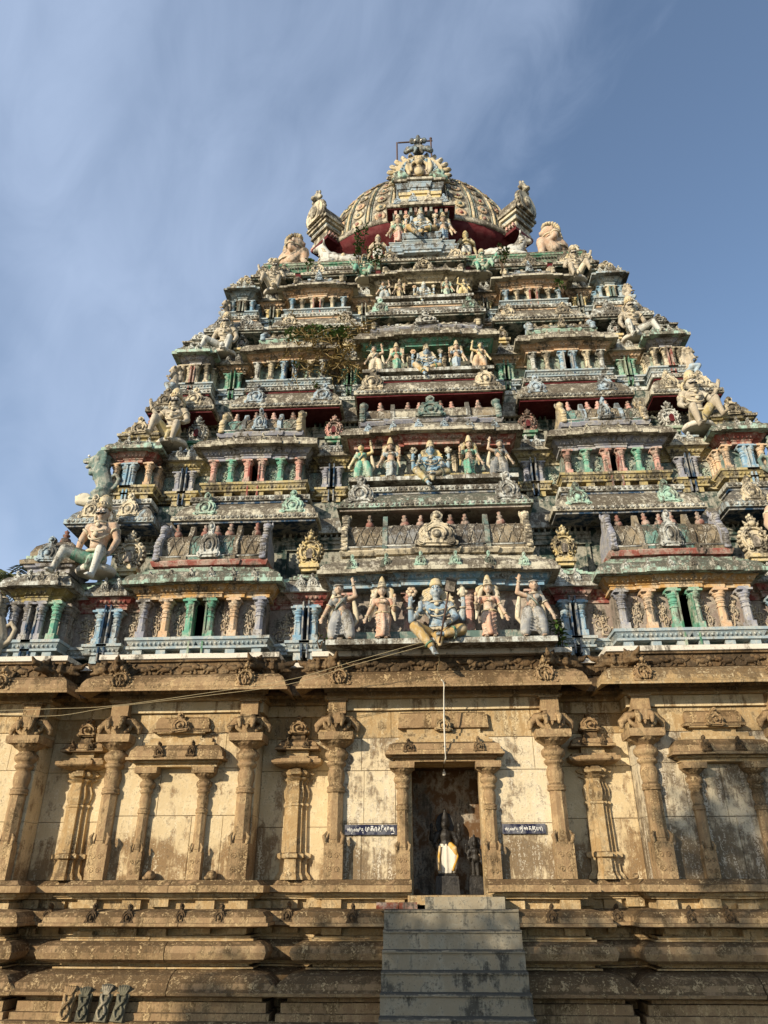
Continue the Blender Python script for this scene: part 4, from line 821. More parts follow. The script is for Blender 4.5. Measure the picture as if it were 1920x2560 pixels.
# great stone cornice
for (x0, x1) in HB:
    xa, xb = (x0, x1)
    if x0 < 0 < x1: xa, xb = -1.68, 1.68
    pl = rect(xa, xb, 0, .53)
    obj('cornice', MB().mould(pl, [(.1, 4.3), (.25, 4.27), (.38, 4.2), (.46, 4.16), (.475, 4.165), (.475, 4.2), (.45, 4.21), (.455, 4.235), (.44, 4.24), (.425, 4.3), (.38, 4.38), (.3, 4.44), (.2, 4.465)]), 'stonepale' if x0 > 0 else 'stone', base)
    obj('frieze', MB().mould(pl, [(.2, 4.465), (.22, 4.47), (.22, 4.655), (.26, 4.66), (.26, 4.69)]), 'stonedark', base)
    obj('ledge', MB().mould(pl, [(.27, 4.692), (.29, 4.70), (.29, 4.775), (.26, 4.785)]), 'ledgewhite', base)
    n = int((xb-xa+.3)/.34)
    for k in range(n): obj('frieze_beast', BEAST, 'stonedark', base, (xa-.12+(xb-xa+.24)*(k+.5)/n, -.225, 4.475), (1.0 if k % 2 else -1.0, .9, .85))
    for xx in ((xa+.17, xb-.17) if x1-x0 > 1.6 else ((xa+xb)/2,)):
        obj('cornice_medallion', MEDAL, 'stone', base, (xx, -.43, 4.2), (.29, .5, .30), (R(-12), 0, 0))
    for xx, s in ((xa, -1), (xb, 1)):
        obj('corner_beast', MAKARA, 'stonedark', base, (xx+s*.16, -.16, 4.5), .85, (0, 0, math.pi*(s < 0)+s*.12)); obj('corner_beast', MAKARA, 'stonedark', base, (xx-s*.02, -.2, 4.5), .85, (0, 0, -math.pi/2-s*.3))
for (x0, x1) in RB:
    pl = [(x0, .4), (x1, .4)]
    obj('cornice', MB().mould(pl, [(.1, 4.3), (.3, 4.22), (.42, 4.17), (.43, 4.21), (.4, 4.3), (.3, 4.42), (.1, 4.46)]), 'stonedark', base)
    obj('frieze', MB().mould(pl, [(.18, 4.46), (.2, 4.47), (.2, 4.64)]), 'stonedark', base); obj('ledge', MB().mould(pl, [(.22, 4.642), (.26, 4.65), (.26, 4.72), (.22, 4.73)]), 'ledgewhite', base)
# doorway: jamb columns, cornice, panel above, chamber
DCOL = make_column(1.5, .085)
for s, x in ((-1, -.615), (1, .615)): obj('door_column', DCOL, 'stone', base, (x, -.06, 1.66))
for s in (-1, 1): obj('door_jamb', MB().box(*sorted((s*.485, s*.56)), -.02, .3, 1.47, 3.17), 'stonepale', base)
obj('door_lintel', MB().box(-.56, .56, -.03, .5, 3.172, 3.26), 'stonepale', base)
obj('door_fillet', MB().mould(rect(-.66, .66, -.1, .0), [(.0, 3.16), (.05, 3.165), (.05, 3.2), (.09, 3.21), (.09, 3.245)]), 'stone', base)
obj('door_eave', MB().mould(rect(-.66, .66, -.1, .0), [(.1, 3.246), (.19, 3.25), (.19, 3.28), (.17, 3.285), (.17, 3.31), (.15, 3.32), (.13, 3.4), (.06, 3.43)]), 'stone', base)
obj('door_fillet', MB().mould(rect(-.6, .6, -.08, .0), [(.1, 3.43), (.1, 3.47), (.05, 3.475), (.05, 3.52), (.0, 3.525), (.0, 3.57)]), 'stonepale', base)
obj('door_panel', MB().mould(rect(-.62, .62, -.05, .0), [(.02, 3.64), (.05, 3.65), (.04, 3.68), (.03, 3.86), (.0, 3.88)]), 'stone', base)
obj('door_panel_foot', MB().mould(rect(-.52, .52, -.04, .0), [(.02, 3.57), (.02, 3.638)]), 'stonepale', base); obj('eave_kudu', KUDU, 'stonepale', base, (0, -.1, 3.6), (.24, .4, .22))
for s in (-1, 1): obj('eave_kudu', KUDU, 'stonedark', base, (s*.5, -.26, 3.27), (.15, .3, .16), (R(-10), 0, 0))
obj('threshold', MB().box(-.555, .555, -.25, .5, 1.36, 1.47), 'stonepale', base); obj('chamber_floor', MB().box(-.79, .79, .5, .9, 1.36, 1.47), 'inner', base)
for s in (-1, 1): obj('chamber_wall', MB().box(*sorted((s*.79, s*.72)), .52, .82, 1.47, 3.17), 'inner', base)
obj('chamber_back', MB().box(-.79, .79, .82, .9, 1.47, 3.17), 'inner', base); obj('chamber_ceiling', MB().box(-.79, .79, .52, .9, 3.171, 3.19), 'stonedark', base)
# painted name boards either side of the door (blue bands on the limewash)
SG = {'a': [[(0, .5), (.25, .75), (.5, .6), (.45, .25), (.2, .15), (.1, .3), (.3, .45), (.6, .4)], [(.7, 1), (.7, 0)]],
      'ru': [[(0, 0), (0, .7), (.5, .7), (.5, 0)], [(.5, .1), (.75, -.3), (.2, -.35)]],
      'll': [[(0, .1), (0, .6), (.25, .7), (.3, .1), (.5, .05), (.55, .7), (.85, .7), (.85, 0)], [(.55, .95), (.6, .95)]],
      'mi': [[(0, .7), (0, .05), (.5, .05), (.5, .7), (.3, .7), (.3, .1)], [(.5, .7), (.65, 1.0), (.8, .9), (.75, .5)]],
      'ku': [[(.1, .7), (.55, .7)], [(.3, .8), (.3, .1), (.05, .25), (.2, .45), (.55, .35), (.6, .05), (.3, -.3), (.8, -.3)]],
      'ma': [[(0, .75), (0, .05), (.6, .05), (.6, .7), (.35, .7), (.35, .1)]],
      'ka': [[(.1, .75), (.6, .75)], [(.35, .9), (.35, .05)], [(.35, .3), (.1, .15), (.05, .4), (.35, .5), (.65, .4), (.65, .1)]],
      'aa': [[(0, 0), (0, .7), (.35, .7), (.35, 0)]],
      'vi': [[(.3, .4), (.1, .5), (.05, .2), (.3, .1), (.35, .65), (.1, .75)], [(.35, .05), (.7, .05), (.7, .7), (.75, 1.0), (.95, .95), (.95, .6)]],
      'sh': [[(0, .2), (.1, .6), (.3, .6), (.3, .05), (.6, .05), (.6, .75), (.9, .7), (.85, .2), (.6, .3)], [(.45, 1.0), (.5, 1.0)]],
      'nu': [[(0, .3), (.1, .65), (.3, .55), (.25, .1), (.05, .1)], [(.3, .1), (.4, .65), (.6, .6), (.6, .05), (.8, .05), (.8, -.3), (.2, -.35)]],
      'AA': [[(0, .5), (.25, .75), (.5, .6), (.45, .25), (.2, .15), (.1, .3), (.3, .45), (.6, .4)], [(.7, 1), (.7, 0), (.9, -.25), (.3, -.3)]],
      'nj': [[(0, .3), (.1, .65), (.3, .5), (.2, .1), (.4, .1), (.5, .7), (.75, .7), (.7, .1), (.95, .1), (.95, .6)], [(.5, 1.0), (.55, 1.0)]],
      'sa': [[(.05, .75), (.6, .75)], [(.3, .75), (.3, .05), (.05, .2), (.25, .45), (.6, .35), (.6, 0)]],
      'ne': [[(.1, .2), (.2, .05), (.3, .25), (.1, .5), (.15, .85), (.4, .85), (.4, .1)], [(.55, .7), (.9, .7)], [(.7, .8), (.7, .2), (.95, .1), (.9, -.25), (.5, -.25)]],
      'ya': [[(0, .7), (0, .05), (.7, .05), (.7, .7)], [(.35, .7), (.35, .05)]],
      'r': [[(0, 0), (0, .7), (.45, .7), (.45, -.15)], [(.2, 1.0), (.25, 1.0)]]}
def sign(x0, x1, z0, z1, words, label):
    o = empty('painted_sign', label, 'sign', ((x0+x1)/2, -.03, z0)); xm = (x0+x1)/2; H = z1-z0
    obj('board', MB().box(x0-xm, x1-xm, -.012, .03, 0, H), 'signblue', o)
    tot = sum(sum((max(p[0] for st in SG[c] for p in st)*.9+.22)*h_ for c in w_)+a_ for w_, h_, a_ in words); fx = (x1-x0-.07)/tot
    b = MB(); x = x0-xm+.035
    for word, hgt, adv in words:
        for ch in word:
            wd = max(p[0] for st in SG[ch] for p in st)
            for st in SG[ch]:
                pts = [(x+p[0]*hgt*.9*fx, -.013, .3*H+p[1]*hgt*.82) for p in st]
                # round the hand lettering with one corner-cutting pass
                q = [pts[0]]
                for i in range(len(pts)-1): q += [tuple(.75*a+.25*c for a, c in zip(pts[i], pts[i+1])), tuple(.25*a+.75*c for a, c in zip(pts[i], pts[i+1]))]
                q.append(pts[-1]); b.tube(q, hgt*.055, 5)
            x += (wd*.9+.22)*hgt*fx
        x += adv*fx
    obj('lettering', b, 'lettering', o)
ARUL = ('a', 'ru', 'll', 'mi', 'ku')
sign(-1.43, -.68, 2.215, 2.345, ((ARUL, .066, .02), (('ma', 'ka', 'aa', 'vi', 'sh', 'nu'), .1, 0)), 'blue painted name board with white Tamil lettering left of the doorway')
sign(.765, 1.36, 2.22, 2.345, ((ARUL, .056, .012), (('AA', 'nj', 'sa', 'ne', 'ya', 'r'), .08, 0)), 'shorter blue painted name board with white Tamil lettering right of the doorway')
# stair
st = empty('concrete_stair', 'weathered grey concrete stair climbing to the doorway', 'stair', (0, -1.5, 0))
tops = [1.315, 1.09, .885, .68, .475, .265, .08]; fy = [-.42, -.56, -.71, -.87, -1.04, -1.22, -1.42]
for k in range(7):
    m_ = MB(); z1 = tops[k]; y0, y1 = fy[k]+1.5, (.0 if k == 0 else fy[k-1])+1.5; hw = .86+.004*k; z0 = tops[k+1] if k < 6 else 0
    prof = [(y0+.012, z0), (y0+.008, z1-.035), (y0-.012, z1-.03), (y0-.016, z1-.012), (y0-.004, z1), (y1+.05, z1), (y1+.05, 0), (y0+.012, 0)]
    nx = 26; rows = []
    for i_ in range(nx+1):      # worn, slightly chipped nosing
        xx = -hw+2*hw*i_/nx; ch = .012*max(0, mnoise.noise((xx*9, k*3.1, 0)))+.03*max(0, mnoise.noise((xx*4, k*5.7, 9))-.35)
        rows += [(xx+(.012*mnoise.noise((k, 5, q_)) if i_ in (0, nx) else 0), y_+(ch if 2 <= q_ <= 4 else 0), z_-(ch*.7 if 3 <= q_ <= 4 else 0)) for q_, (y_, z_) in enumerate(prof)]
    np_ = len(prof); m_.add(rows, [(i_*np_+q_, i_*np_+(q_+1) % np_, (i_+1)*np_+(q_+1) % np_, (i_+1)*np_+q_) for i_ in range(nx) for q_ in range(np_)]+[tuple(range(np_)), tuple(nx*np_+q_ for q_ in range(np_))])
    obj('step', m_, 'concrete', st)
obj('landing_slab', MB().box(-.33, .7, 1.12, 1.4, 1.315, 1.455), 'concrete', st)
for k, (x, y, lab) in enumerate(((-.82, -.38, 'outer red brick lying on the left edge of the top step'), (-.555, -.36, 'inner red brick on the top step beside the door sill'))):
    tag(obj('brick', MB().box(-.12, .12, -.055, .055, 0, .075, .004), 'brickm', None, (x, y, 1.318), (1.2 if k == 0 else 1.0, 1, 1), (0, 0, .03+.1*k)), lab, 'brick')
# chamber statues on pedestals, bulb and conduit come with the figures below

# ------------------------------------------------------------------ statues (facing -y, feet or seat at z = 0)
def hand(b, p, d, up, s=1.0, side=1):
    """palm, four unequal fingers and a thumb; d = finger direction, up = palm normal"""
    p = Vector(p); d = Vector(d).normalized(); u = Vector(up).normalized(); w_ = d.cross(u).normalized()*side
    b.limb([p, p+d*.045*s], [.026*s, .028*s], 7)
    for k, l in enumerate((.042, .052, .048, .036)):
        q = p+d*.05*s+w_*(.022-.0147*k)*s; b.limb([q, q+d*l*.6*s, q+d*l*s+u*.012*s], [.0095*s, .009*s, .007*s], 5)
    q = p+d*.015*s+w_*.026*s; b.limb([q, q+w_*.022*s+d*.018*s, q+w_*.024*s+d*.04*s], [.011*s, .0095*s, .007*s], 5)
def head(b, c, r=.085, nose=True):
    x, y, z = c; b.ell((x, y, z), (r, r*1.05, r*1.28), 12, 8); b.ell((x, y-r*.35, z-r*.75), (r*.62, r*.6, r*.5)); 
    b.limb([(x, y-r*1.0, z+r*.25), (x, y-r*1.22, z-r*.18)], [r*.12, r*.2], 6)
    for s in (-1, 1): b.ell((x+s*r*1.0, y+r*.1, z-r*.1), (r*.16, r*.25, r*.42)); b.ell((x+s*r*.42, y-r*.78, z-r*.3), (r*.3, r*.25, r*.3)); b.limb([(x+s*r*.15, y-r*.98, z+r*.38), (x+s*r*.65, y-r*.8, z+r*.36)], [r*.08, r*.07], 5)
    b.ell((x, y-r*.98, z-r*.52), (r*.3, r*.12, r*.09))
def eyes(c, r=.085):
    x, y, z = c; a = MB(); p = MB()
    for s in (-1, 1):
        a.ell((x+s*r*.4, y-r*.96, z+r*.14), (r*.22, r*.08, r*.12), 8, 5); p.ell((x+s*r*.4, y-r*1.03, z+r*.14), (r*.09, r*.05, r*.1), 6, 4)
        p.tube([(x+s*r*.14, y-r*1.02, z+r*.36), (x+s*r*.42, y-r*1.0, z+r*.46), (x+s*r*.72, y-r*.78, z+r*.36)], r*.05, 4)
    return a, p
def crown_lathe(c, r, h):
    return MB().lathe([(r*1.05, 0), (r*1.12, .05*h), (r*1.1, .16*h), (r*.95, .2*h), (r*1.0, .25*h), (r*.92, .4*h), (r*.8, .43*h), (r*.84, .48*h), (r*.66, .62*h), (r*.7, .66*h), (r*.5, .78*h), (r*.52, .82*h), (r*.2, .9*h), (r*.22, .95*h), (r*.04, h)], 14, c)
def necklace(b, c, rx, ry, drop, r, n=14):
    b.tube([(c[0]+rx*math.sin(t), c[1]-ry*math.cos(t)-.02*(1-abs(t)/1.9), c[2]-drop*(math.cos(t)*.5+.5)) for t in [-1.9+3.8*k/n for k in range(n+1)]], r, 5)
def ring(b, p, d, R_, r):
    p = Vector(p); d = Vector(d).normalized(); u = d.cross(Vector((.3, .9, .2))).normalized(); v = d.cross(u); k = 10
    b.tube([p+(u*math.cos(2*math.pi*t/k)+v*math.sin(2*math.pi*t/k))*R_ for t in range(k+1)], r, 5)
FIG = {}
def deity():
    sk = MB(); hd = (0, -.05, .77)
    sk.limb([(0, 0, .1), (0, -.01, .24), (0, -.02, .4)], [.14, .115, .12], 12); sk.ell((0, -.02, .48), (.185, .115, .14), 12, 8); sk.limb([(-.15, -.01, .57), (.15, -.01, .57)], [.07, .07], 10); sk.ell((0, -.09, .27), (.1, .06, .07))
    sk.limb([(0, -.03, .58), (0, -.04, .7)], [.055, .05], 10); head(sk, hd)
    for s in (-1, 1): sk.ell((s*.085, -.1, .5), (.075, .04, .06))
    sk.limb([(-.19, -.01, .57), (-.27, -.1, .37), (-.235, -.27, .4)], [.066, .052, .036]); hand(sk, (-.235, -.28, .42), (0, -.1, 1), (0, -1, 0), 1.2, 1)
    sk.limb([(.19, -.01, .57), (.27, -.08, .36), (.14, -.26, .21)], [.066, .052, .036]); hand(sk, (.13, -.27, .2), (-1, -.2, -.35), (0, -1, .4), 1.2, -1)
    sk.limb([(-.2, .03, .56), (-.37, .0, .34), (-.385, -.08, .56)], [.062, .05, .034]); hand(sk, (-.385, -.085, .57), (.1, -.1, 1), (0, -1, 0), 1.2, 1)
    sk.limb([(.2, .03, .56), (.37, .0, .36), (.395, -.08, .56)], [.062, .05, .034]); hand(sk, (.395, -.085, .57), (-.1, -.1, 1), (0, -1, 0), 1.2, -1)
    sk.limb([(-.1, -.36, -.16), (-.055, -.39, -.24)], [.04, .036]); sk.limb([(-.055, -.39, -.25), (-.03, -.47, -.29)], [.042, .03]); 
    for k in range(5): sk.limb([(-.055+.013*k, -.48, -.295), (-.06+.016*k, -.51, -.3)], [.012, .009], 5)
    sk.limb([(.1, -.33, .03), (.0, -.38, .02)], [.04, .03])
    ga = MB(); ga.ell((0, -.02, .08), (.17, .14, .11), 12, 6)
    ga.limb([(-.09, -.06, .09), (-.31, -.29, .15), (-.105, -.36, -.14)], [.105, .088, .055], 12); ga.limb([(.09, -.06, .09), (.33, -.26, .11), (.12, -.33, .035)], [.105, .09, .06], 12)
    ga.limb([(.0, -.2, .04), (.02, -.32, -.04), (.02, -.37, -.14)], [.08, .06, .03], 8)
    tr = MB(); ring(tr, (-.12, -.35, -.12), (.5, -.2, -.7), .06, .018); ring(tr, (.22, -.3, .06), (1, .3, .2), .085, .018)
    jw = MB(); necklace(jw, (0, -.06, .63), .085, .075, .05, .016); necklace(jw, (0, -.04, .63), .13, .12, .2, .014); necklace(jw, (0, -.04, .64), .15, .12, .3, .013); jw.ell((0, -.17, .42), (.035, .025, .045)); jw.ell((0, -.15, .54), (.04, .02, .03))
    for s in (-1, 1): ring(jw, (s*.225, -.05, .48), (s*.4, -.45, -1), .068, .017); ring(jw, (s*.385, -.065, .51), (0, -.3, 1), .042, .013); ring(jw, (s*.29, .015, .45), (s*.7, 0, -1), .062, .016); ring(jw, (s*.22 if s < 0 else .17, -.23, .38 if s < 0 else .25), (0, -1, .1), .042, .012)
    jw.tube([(.16*math.sin(t), -.03-.13*math.cos(t), .17) for t in [-1.7+3.4*k/12 for k in range(13)]], .03, 6)
    for k in range(-4, 5): jw.ell((.16*math.sin(k*.32), -.045-.13*math.cos(k*.32), .17), (.022, .015, .032), 6, 4)
    cr = crown_lathe((0, -.03, .845), .084, .34)
    ha = MB()   # curling hair-locks and halo behind
    for s in (-1, 1):
        for k in range(6): ha.limb([(s*.09, .02, .83-.03*k), (s*(.17+.014*k), .03, .8-.05*k), (s*(.21+.02*k), .02, .7-.055*k), (s*(.245+.012*k), .0, .69-.06*k)], [.03, .028, .024, .014], 6)
    ha.limb([(-.09, .05, .8), (.09, .05, .8)], [.06, .06], 8); ha.limb([(-.09, .04, .72), (.09, .04, .72)], [.05, .05], 8)
    fl = MB()
    for k in range(6): a = 2*math.pi*k/6; fl.ell((-.36+.05*math.cos(a), -.1, .75+.05*math.sin(a)), (.038, .03, .038), 7, 5)
    fl.ell((-.36, -.125, .75), .03); fl.limb([(-.385, -.09, .62), (-.365, -.1, .74)], [.012, .012], 5)
    co = MB().lathe([(.02, 0), (.045, .02), (.07, .07), (.06, .12), (.03, .16), (.01, .2)], 10, (.38, -.09, .65))
    for k in range(5): co.ell((.38+.06*math.cos(k*1.25), -.12, .73+.05*math.sin(k*1.25)), .028, 6, 4)
    ew, ep = eyes(hd); mk = MB().tube([(-.018, -.14, .83), (-.014, -.145, .79), (0, -.15, .785), (.014, -.145, .79), (.018, -.14, .83)], .006, 4)
    FIG['deity'] = [('body', remesh(sk, .0125), 'deity'), ('garment', remesh(ga, .014), 'ochre'), ('garment_trim', tr.mesh('t'), 'darkgreen'), ('jewellery', jw.mesh('j'), 'cream'), ('crown', cr.mesh('c'), 'goldrib'), ('hair_locks', ha.mesh('h'), 'goldrib'), ('lotus', fl.mesh('f'), 'peach'), ('conch', co.mesh('co'), 'cream'), ('eyes', ew.mesh('e'), 'eyewhite'), ('pupils', ep.mesh('p'), 'eyeblack'), ('forehead_mark', mk.mesh('m'), 'eyewhite')]
def skirt(b, pts, radii, sy=.8, n=18, folds=.06):
    v = []
    for (x, y, z), r in zip(pts, radii):
        for k in range(n):
            a = 2*math.pi*k/n; q = r*(1+folds*(math.cos(k*math.pi)) ); v.append((x+q*math.cos(a), y+q*sy*math.sin(a), z))
    b.add(v, [(j*n+k, j*n+(k+1) % n, (j+1)*n+(k+1) % n, (j+1)*n+k) for j in range(len(pts)-1) for k in range(n)]+[tuple(range(n)), tuple((len(pts)-1)*n+k for k in range(n))], True)
def feet_(b, xs, y=-.04):
    for x in xs:
        b.limb([(x, y+.02, .03), (x, y-.1, .022)], [.036, .026], 7)
        for k in range(5): b.limb([(x-.022+.011*k, y-.11, .018), (x-.024+.012*k, y-.135, .014)], [.011, .008], 5)
def consort():
    """standing woman, left arm hanging outwards, right hand raised with a bud"""
    sk = MB(); hd = (0, -.03, .8); feet_(sk, (-.05, .07)); sk.limb([(-.05, -.02, .04), (-.05, -.01, .3)], [.032, .05]); sk.limb([(.07, -.02, .04), (.06, -.01, .3)], [.032, .05])
    sk.limb([(0, 0, .42), (.015, -.01, .52), (0, -.01, .62)], [.095, .07, .085], 12); sk.limb([(-.1, 0, .655), (.1, 0, .655)], [.045, .045], 9); sk.limb([(0, -.01, .66), (0, -.02, .75)], [.034, .032], 9); head(sk, hd, .062)
    sk.limb([(-.125, 0, .65), (-.19, -.01, .5), (-.245, -.05, .36)], [.04, .033, .023]); hand(sk, (-.25, -.055, .35), (-.25, -.15, -1), (0, -1, 0), .9, 1)
    sk.limb([(.125, 0, .65), (.19, .0, .5), (.2, -.11, .57)], [.04, .033, .023]); hand(sk, (.2, -.12, .58), (0, -.1, 1), (0, -1, 0), .9, -1)
    bl = MB(); bl.ell((0, -.01, .61), (.1, .072, .085), 12, 7)
    for s in (-1, 1): bl.ell((s*.05, -.06, .62), (.048, .045, .048), 9, 6); bl.limb([(s*.12, 0, .65), (s*.145, 0, .59)], [.046, .044], 8)
    sa = MB(); skirt(sa, [(.01, 0, .44), (.02, -.005, .36), (.02, -.01, .24), (.01, -.01, .12), (.01, -.01, .06)], [.1, .122, .105, .105, .125])
    for k in range(5): sa.tube([(-.115, -.03, .42-.06*k), (-.03, -.105, .36-.062*k), (.07, -.1, .37-.06*k), (.125, -.03, .41-.06*k)], .007, 5)
    sa.limb([(.02, -.1, .4), (.03, -.115, .2), (.01, -.11, .08)], [.03, .04, .045], 7)
    sh = MB()
    for s in (-1, 1): sh.limb([(s*.08, .05, .84), (s*.13, .06, .76), (s*.15, .06, .64), (s*.17, .05, .5), (s*.2, .04, .34)], [.045, .06, .05, .04, .02], 8)
    ha = MB(); 
    for s in (-1, 1):
        for k in range(6): a = R(20+26*k); ha.ell((s*(.075+.06*math.sin(a)), .035, .8+.07*math.cos(a)), (.026, .025, .026), 6, 4)
        ha.tube([(s*.08, .04, .88), (s*.15, .04, .83), (s*.16, .04, .72), (s*.13, .04, .66)], [.03, .04, .035, .02], 7)
    jw = MB(); necklace(jw, (0, -.02, .7), .05, .05, .03, .01); necklace(jw, (0, -.02, .69), .07, .075, .1, .009)
    jw.tube([(.108*math.sin(2*math.pi*k/14), -.0-.085*math.cos(2*math.pi*k/14), .445) for k in range(15)], .016, 5); ring(jw, (-.165, 0, .56), (-.4, 0, -1), .042, .01); ring(jw, (.165, 0, .56), (.4, 0, -1), .042, .01); ring(jw, (-.235, -.045, .385), (-.3, -.2, -1), .028, .009); ring(jw, (.2, -.09, .555), (0, -1, .5), .028, .009)
    cr = crown_lathe((0, -.02, .855), .066, .2); ew, ep = eyes(hd, .062)
    bud = MB().ell((.2, -.13, .685), (.025, .025, .035)).limb([(.2, -.125, .6), (.2, -.13, .68)], [.007, .007], 5)
    FIG['consort'] = [('body', remesh(sk, .0105), 'skin'), ('bodice', remesh(bl, .011), 'salmon'), ('sari', remesh(sa, .0105, 1), 'salmon'), ('shawl', remesh(sh, .014), 'cream'), ('hair_ornament', ha.mesh('h'), 'goldrib'), ('jewellery', jw.mesh('j'), 'goldrib'), ('crown', cr.mesh('c'), 'goldrib'), ('flower_bud', bud.mesh('b'), 'peach'), ('eyes', ew.mesh('e'), 'eyewhite'), ('pupils', ep.mesh('p'), 'eyeblack')]
def dancer():
    """attendant with one arm thrown up overhead (towards +x), legs apart and knees bent"""
    sk = MB(); hd = (-.055, -.05, .82); feet_(sk, (-.13, .14)); sk.limb([(-.13, -.02, .04), (-.12, -.05, .22), (-.05, 0, .42)], [.032, .05, .07]); sk.limb([(.14, -.02, .04), (.13, -.06, .22), (.06, 0, .42)], [.032, .05, .07])
    sk.limb([(0, 0, .43), (-.02, -.01, .53), (-.04, -.01, .63)], [.1, .07, .085], 12); sk.limb([(-.14, 0, .65), (.07, 0, .68)], [.046, .046], 9); sk.limb([(-.04, -.02, .67), (-.05, -.03, .77)], [.035, .033], 9); head(sk, hd, .064)
    sk.limb([(.09, 0, .68), (.2, -.02, .72), (.165, -.04, .9)], [.042, .036, .025]); hand(sk, (.165, -.045, .91), (-.2, -.3, 1), (0, -1, 0), .95, 1)
    sk.limb([(-.16, 0, .65), (-.24, .0, .5), (-.29, -.06, .36)], [.042, .034, .024]); hand(sk, (-.295, -.07, .35), (-.15, -.2, -1), (0, -1, 0), .95, 1)
    bl = MB(); bl.ell((-.035, -.01, .62), (.105, .074, .09), 12, 7)
    for s in (-1, 1): bl.ell((-.035+s*.05, -.065, .635), (.05, .045, .05), 9, 6)
    bl.limb([(-.16, 0, .65), (-.185, 0, .59)], [.047, .045], 8)
    sa = MB(); sa.ell((0, 0, .43), (.115, .09, .07), 12, 6)
    for s in (-1, 1): sa.limb([(s*.06, -.02, .42), (s*.115, -.06, .25), (s*.13, -.04, .1)], [.092, .085, .08], 12)
    skirt(sa, [(0, .0, .42), (0, .01, .25), (0, .02, .1)], [.11, .13, .15], .55)
    for k in range(5): sa.tube([(-.15, -.06, .33-.05*k), (-.05, -.13, .28-.05*k), (.04, -.11, .3-.05*k), (.15, -.07, .35-.05*k)], .01, 5)
    sh = MB(); sh.limb([(.17, .03, .66), (.2, .05, .5), (.22, .05, .35), (.17, .04, .24)], [.03, .045, .04, .015], 8); sh.limb([(-.1, .05, .85), (-.15, .06, .7), (-.17, .06, .5), (-.2, .05, .3)], [.04, .05, .045, .02], 8)
    sa2 = MB(); sa2.tube([(.06, -.03, .7), (.02, -.095, .63), (-.05, -.09, .55), (-.1, -.06, .48)], .02, 6)
    hr = MB(); hr.ell((-.055, .0, .85), (.072, .075, .075), 10, 6); hr.ell((-.12, .03, .8), (.05, .04, .06)); hr.tube([(-.055+.07*math.sin(t), -.05-.058*math.cos(t), .875) for t in [-1.6+3.2*k/10 for k in range(11)]], .012, 5)
    jw = MB(); necklace(jw, (-.05, -.03, .72), .05, .05, .03, .01); jw.tube([(.112*math.sin(2*math.pi*k/14), -.0-.09*math.cos(2*math.pi*k/14), .455) for k in range(15)], .014, 5); ring(jw, (-.2, 0, .57), (-.5, 0, -1), .042, .01); ring(jw, (.165, -.04, .885), (-.2, -.1, 1), .03, .009); ring(jw, (-.28, -.045, .385), (-.3, -.3, -1), .028, .009)
    ew, ep = eyes(hd, .064)
    FIG['dancer'] = [('body', remesh(sk, .0105), 'skin'), ('bodice', remesh(bl, .011), 'saridark'), ('sari', remesh(sa, .012, 1), 'grey'), ('sash', sa2.mesh('s'), 'slategreen'), ('shawl', remesh(sh, .014), 'cream'), ('hair', hr.mesh('h'), 'saridark'), ('jewellery', jw.mesh('j'), 'cream'), ('eyes', ew.mesh('e'), 'eyewhite'), ('pupils', ep.mesh('p'), 'eyeblack')]
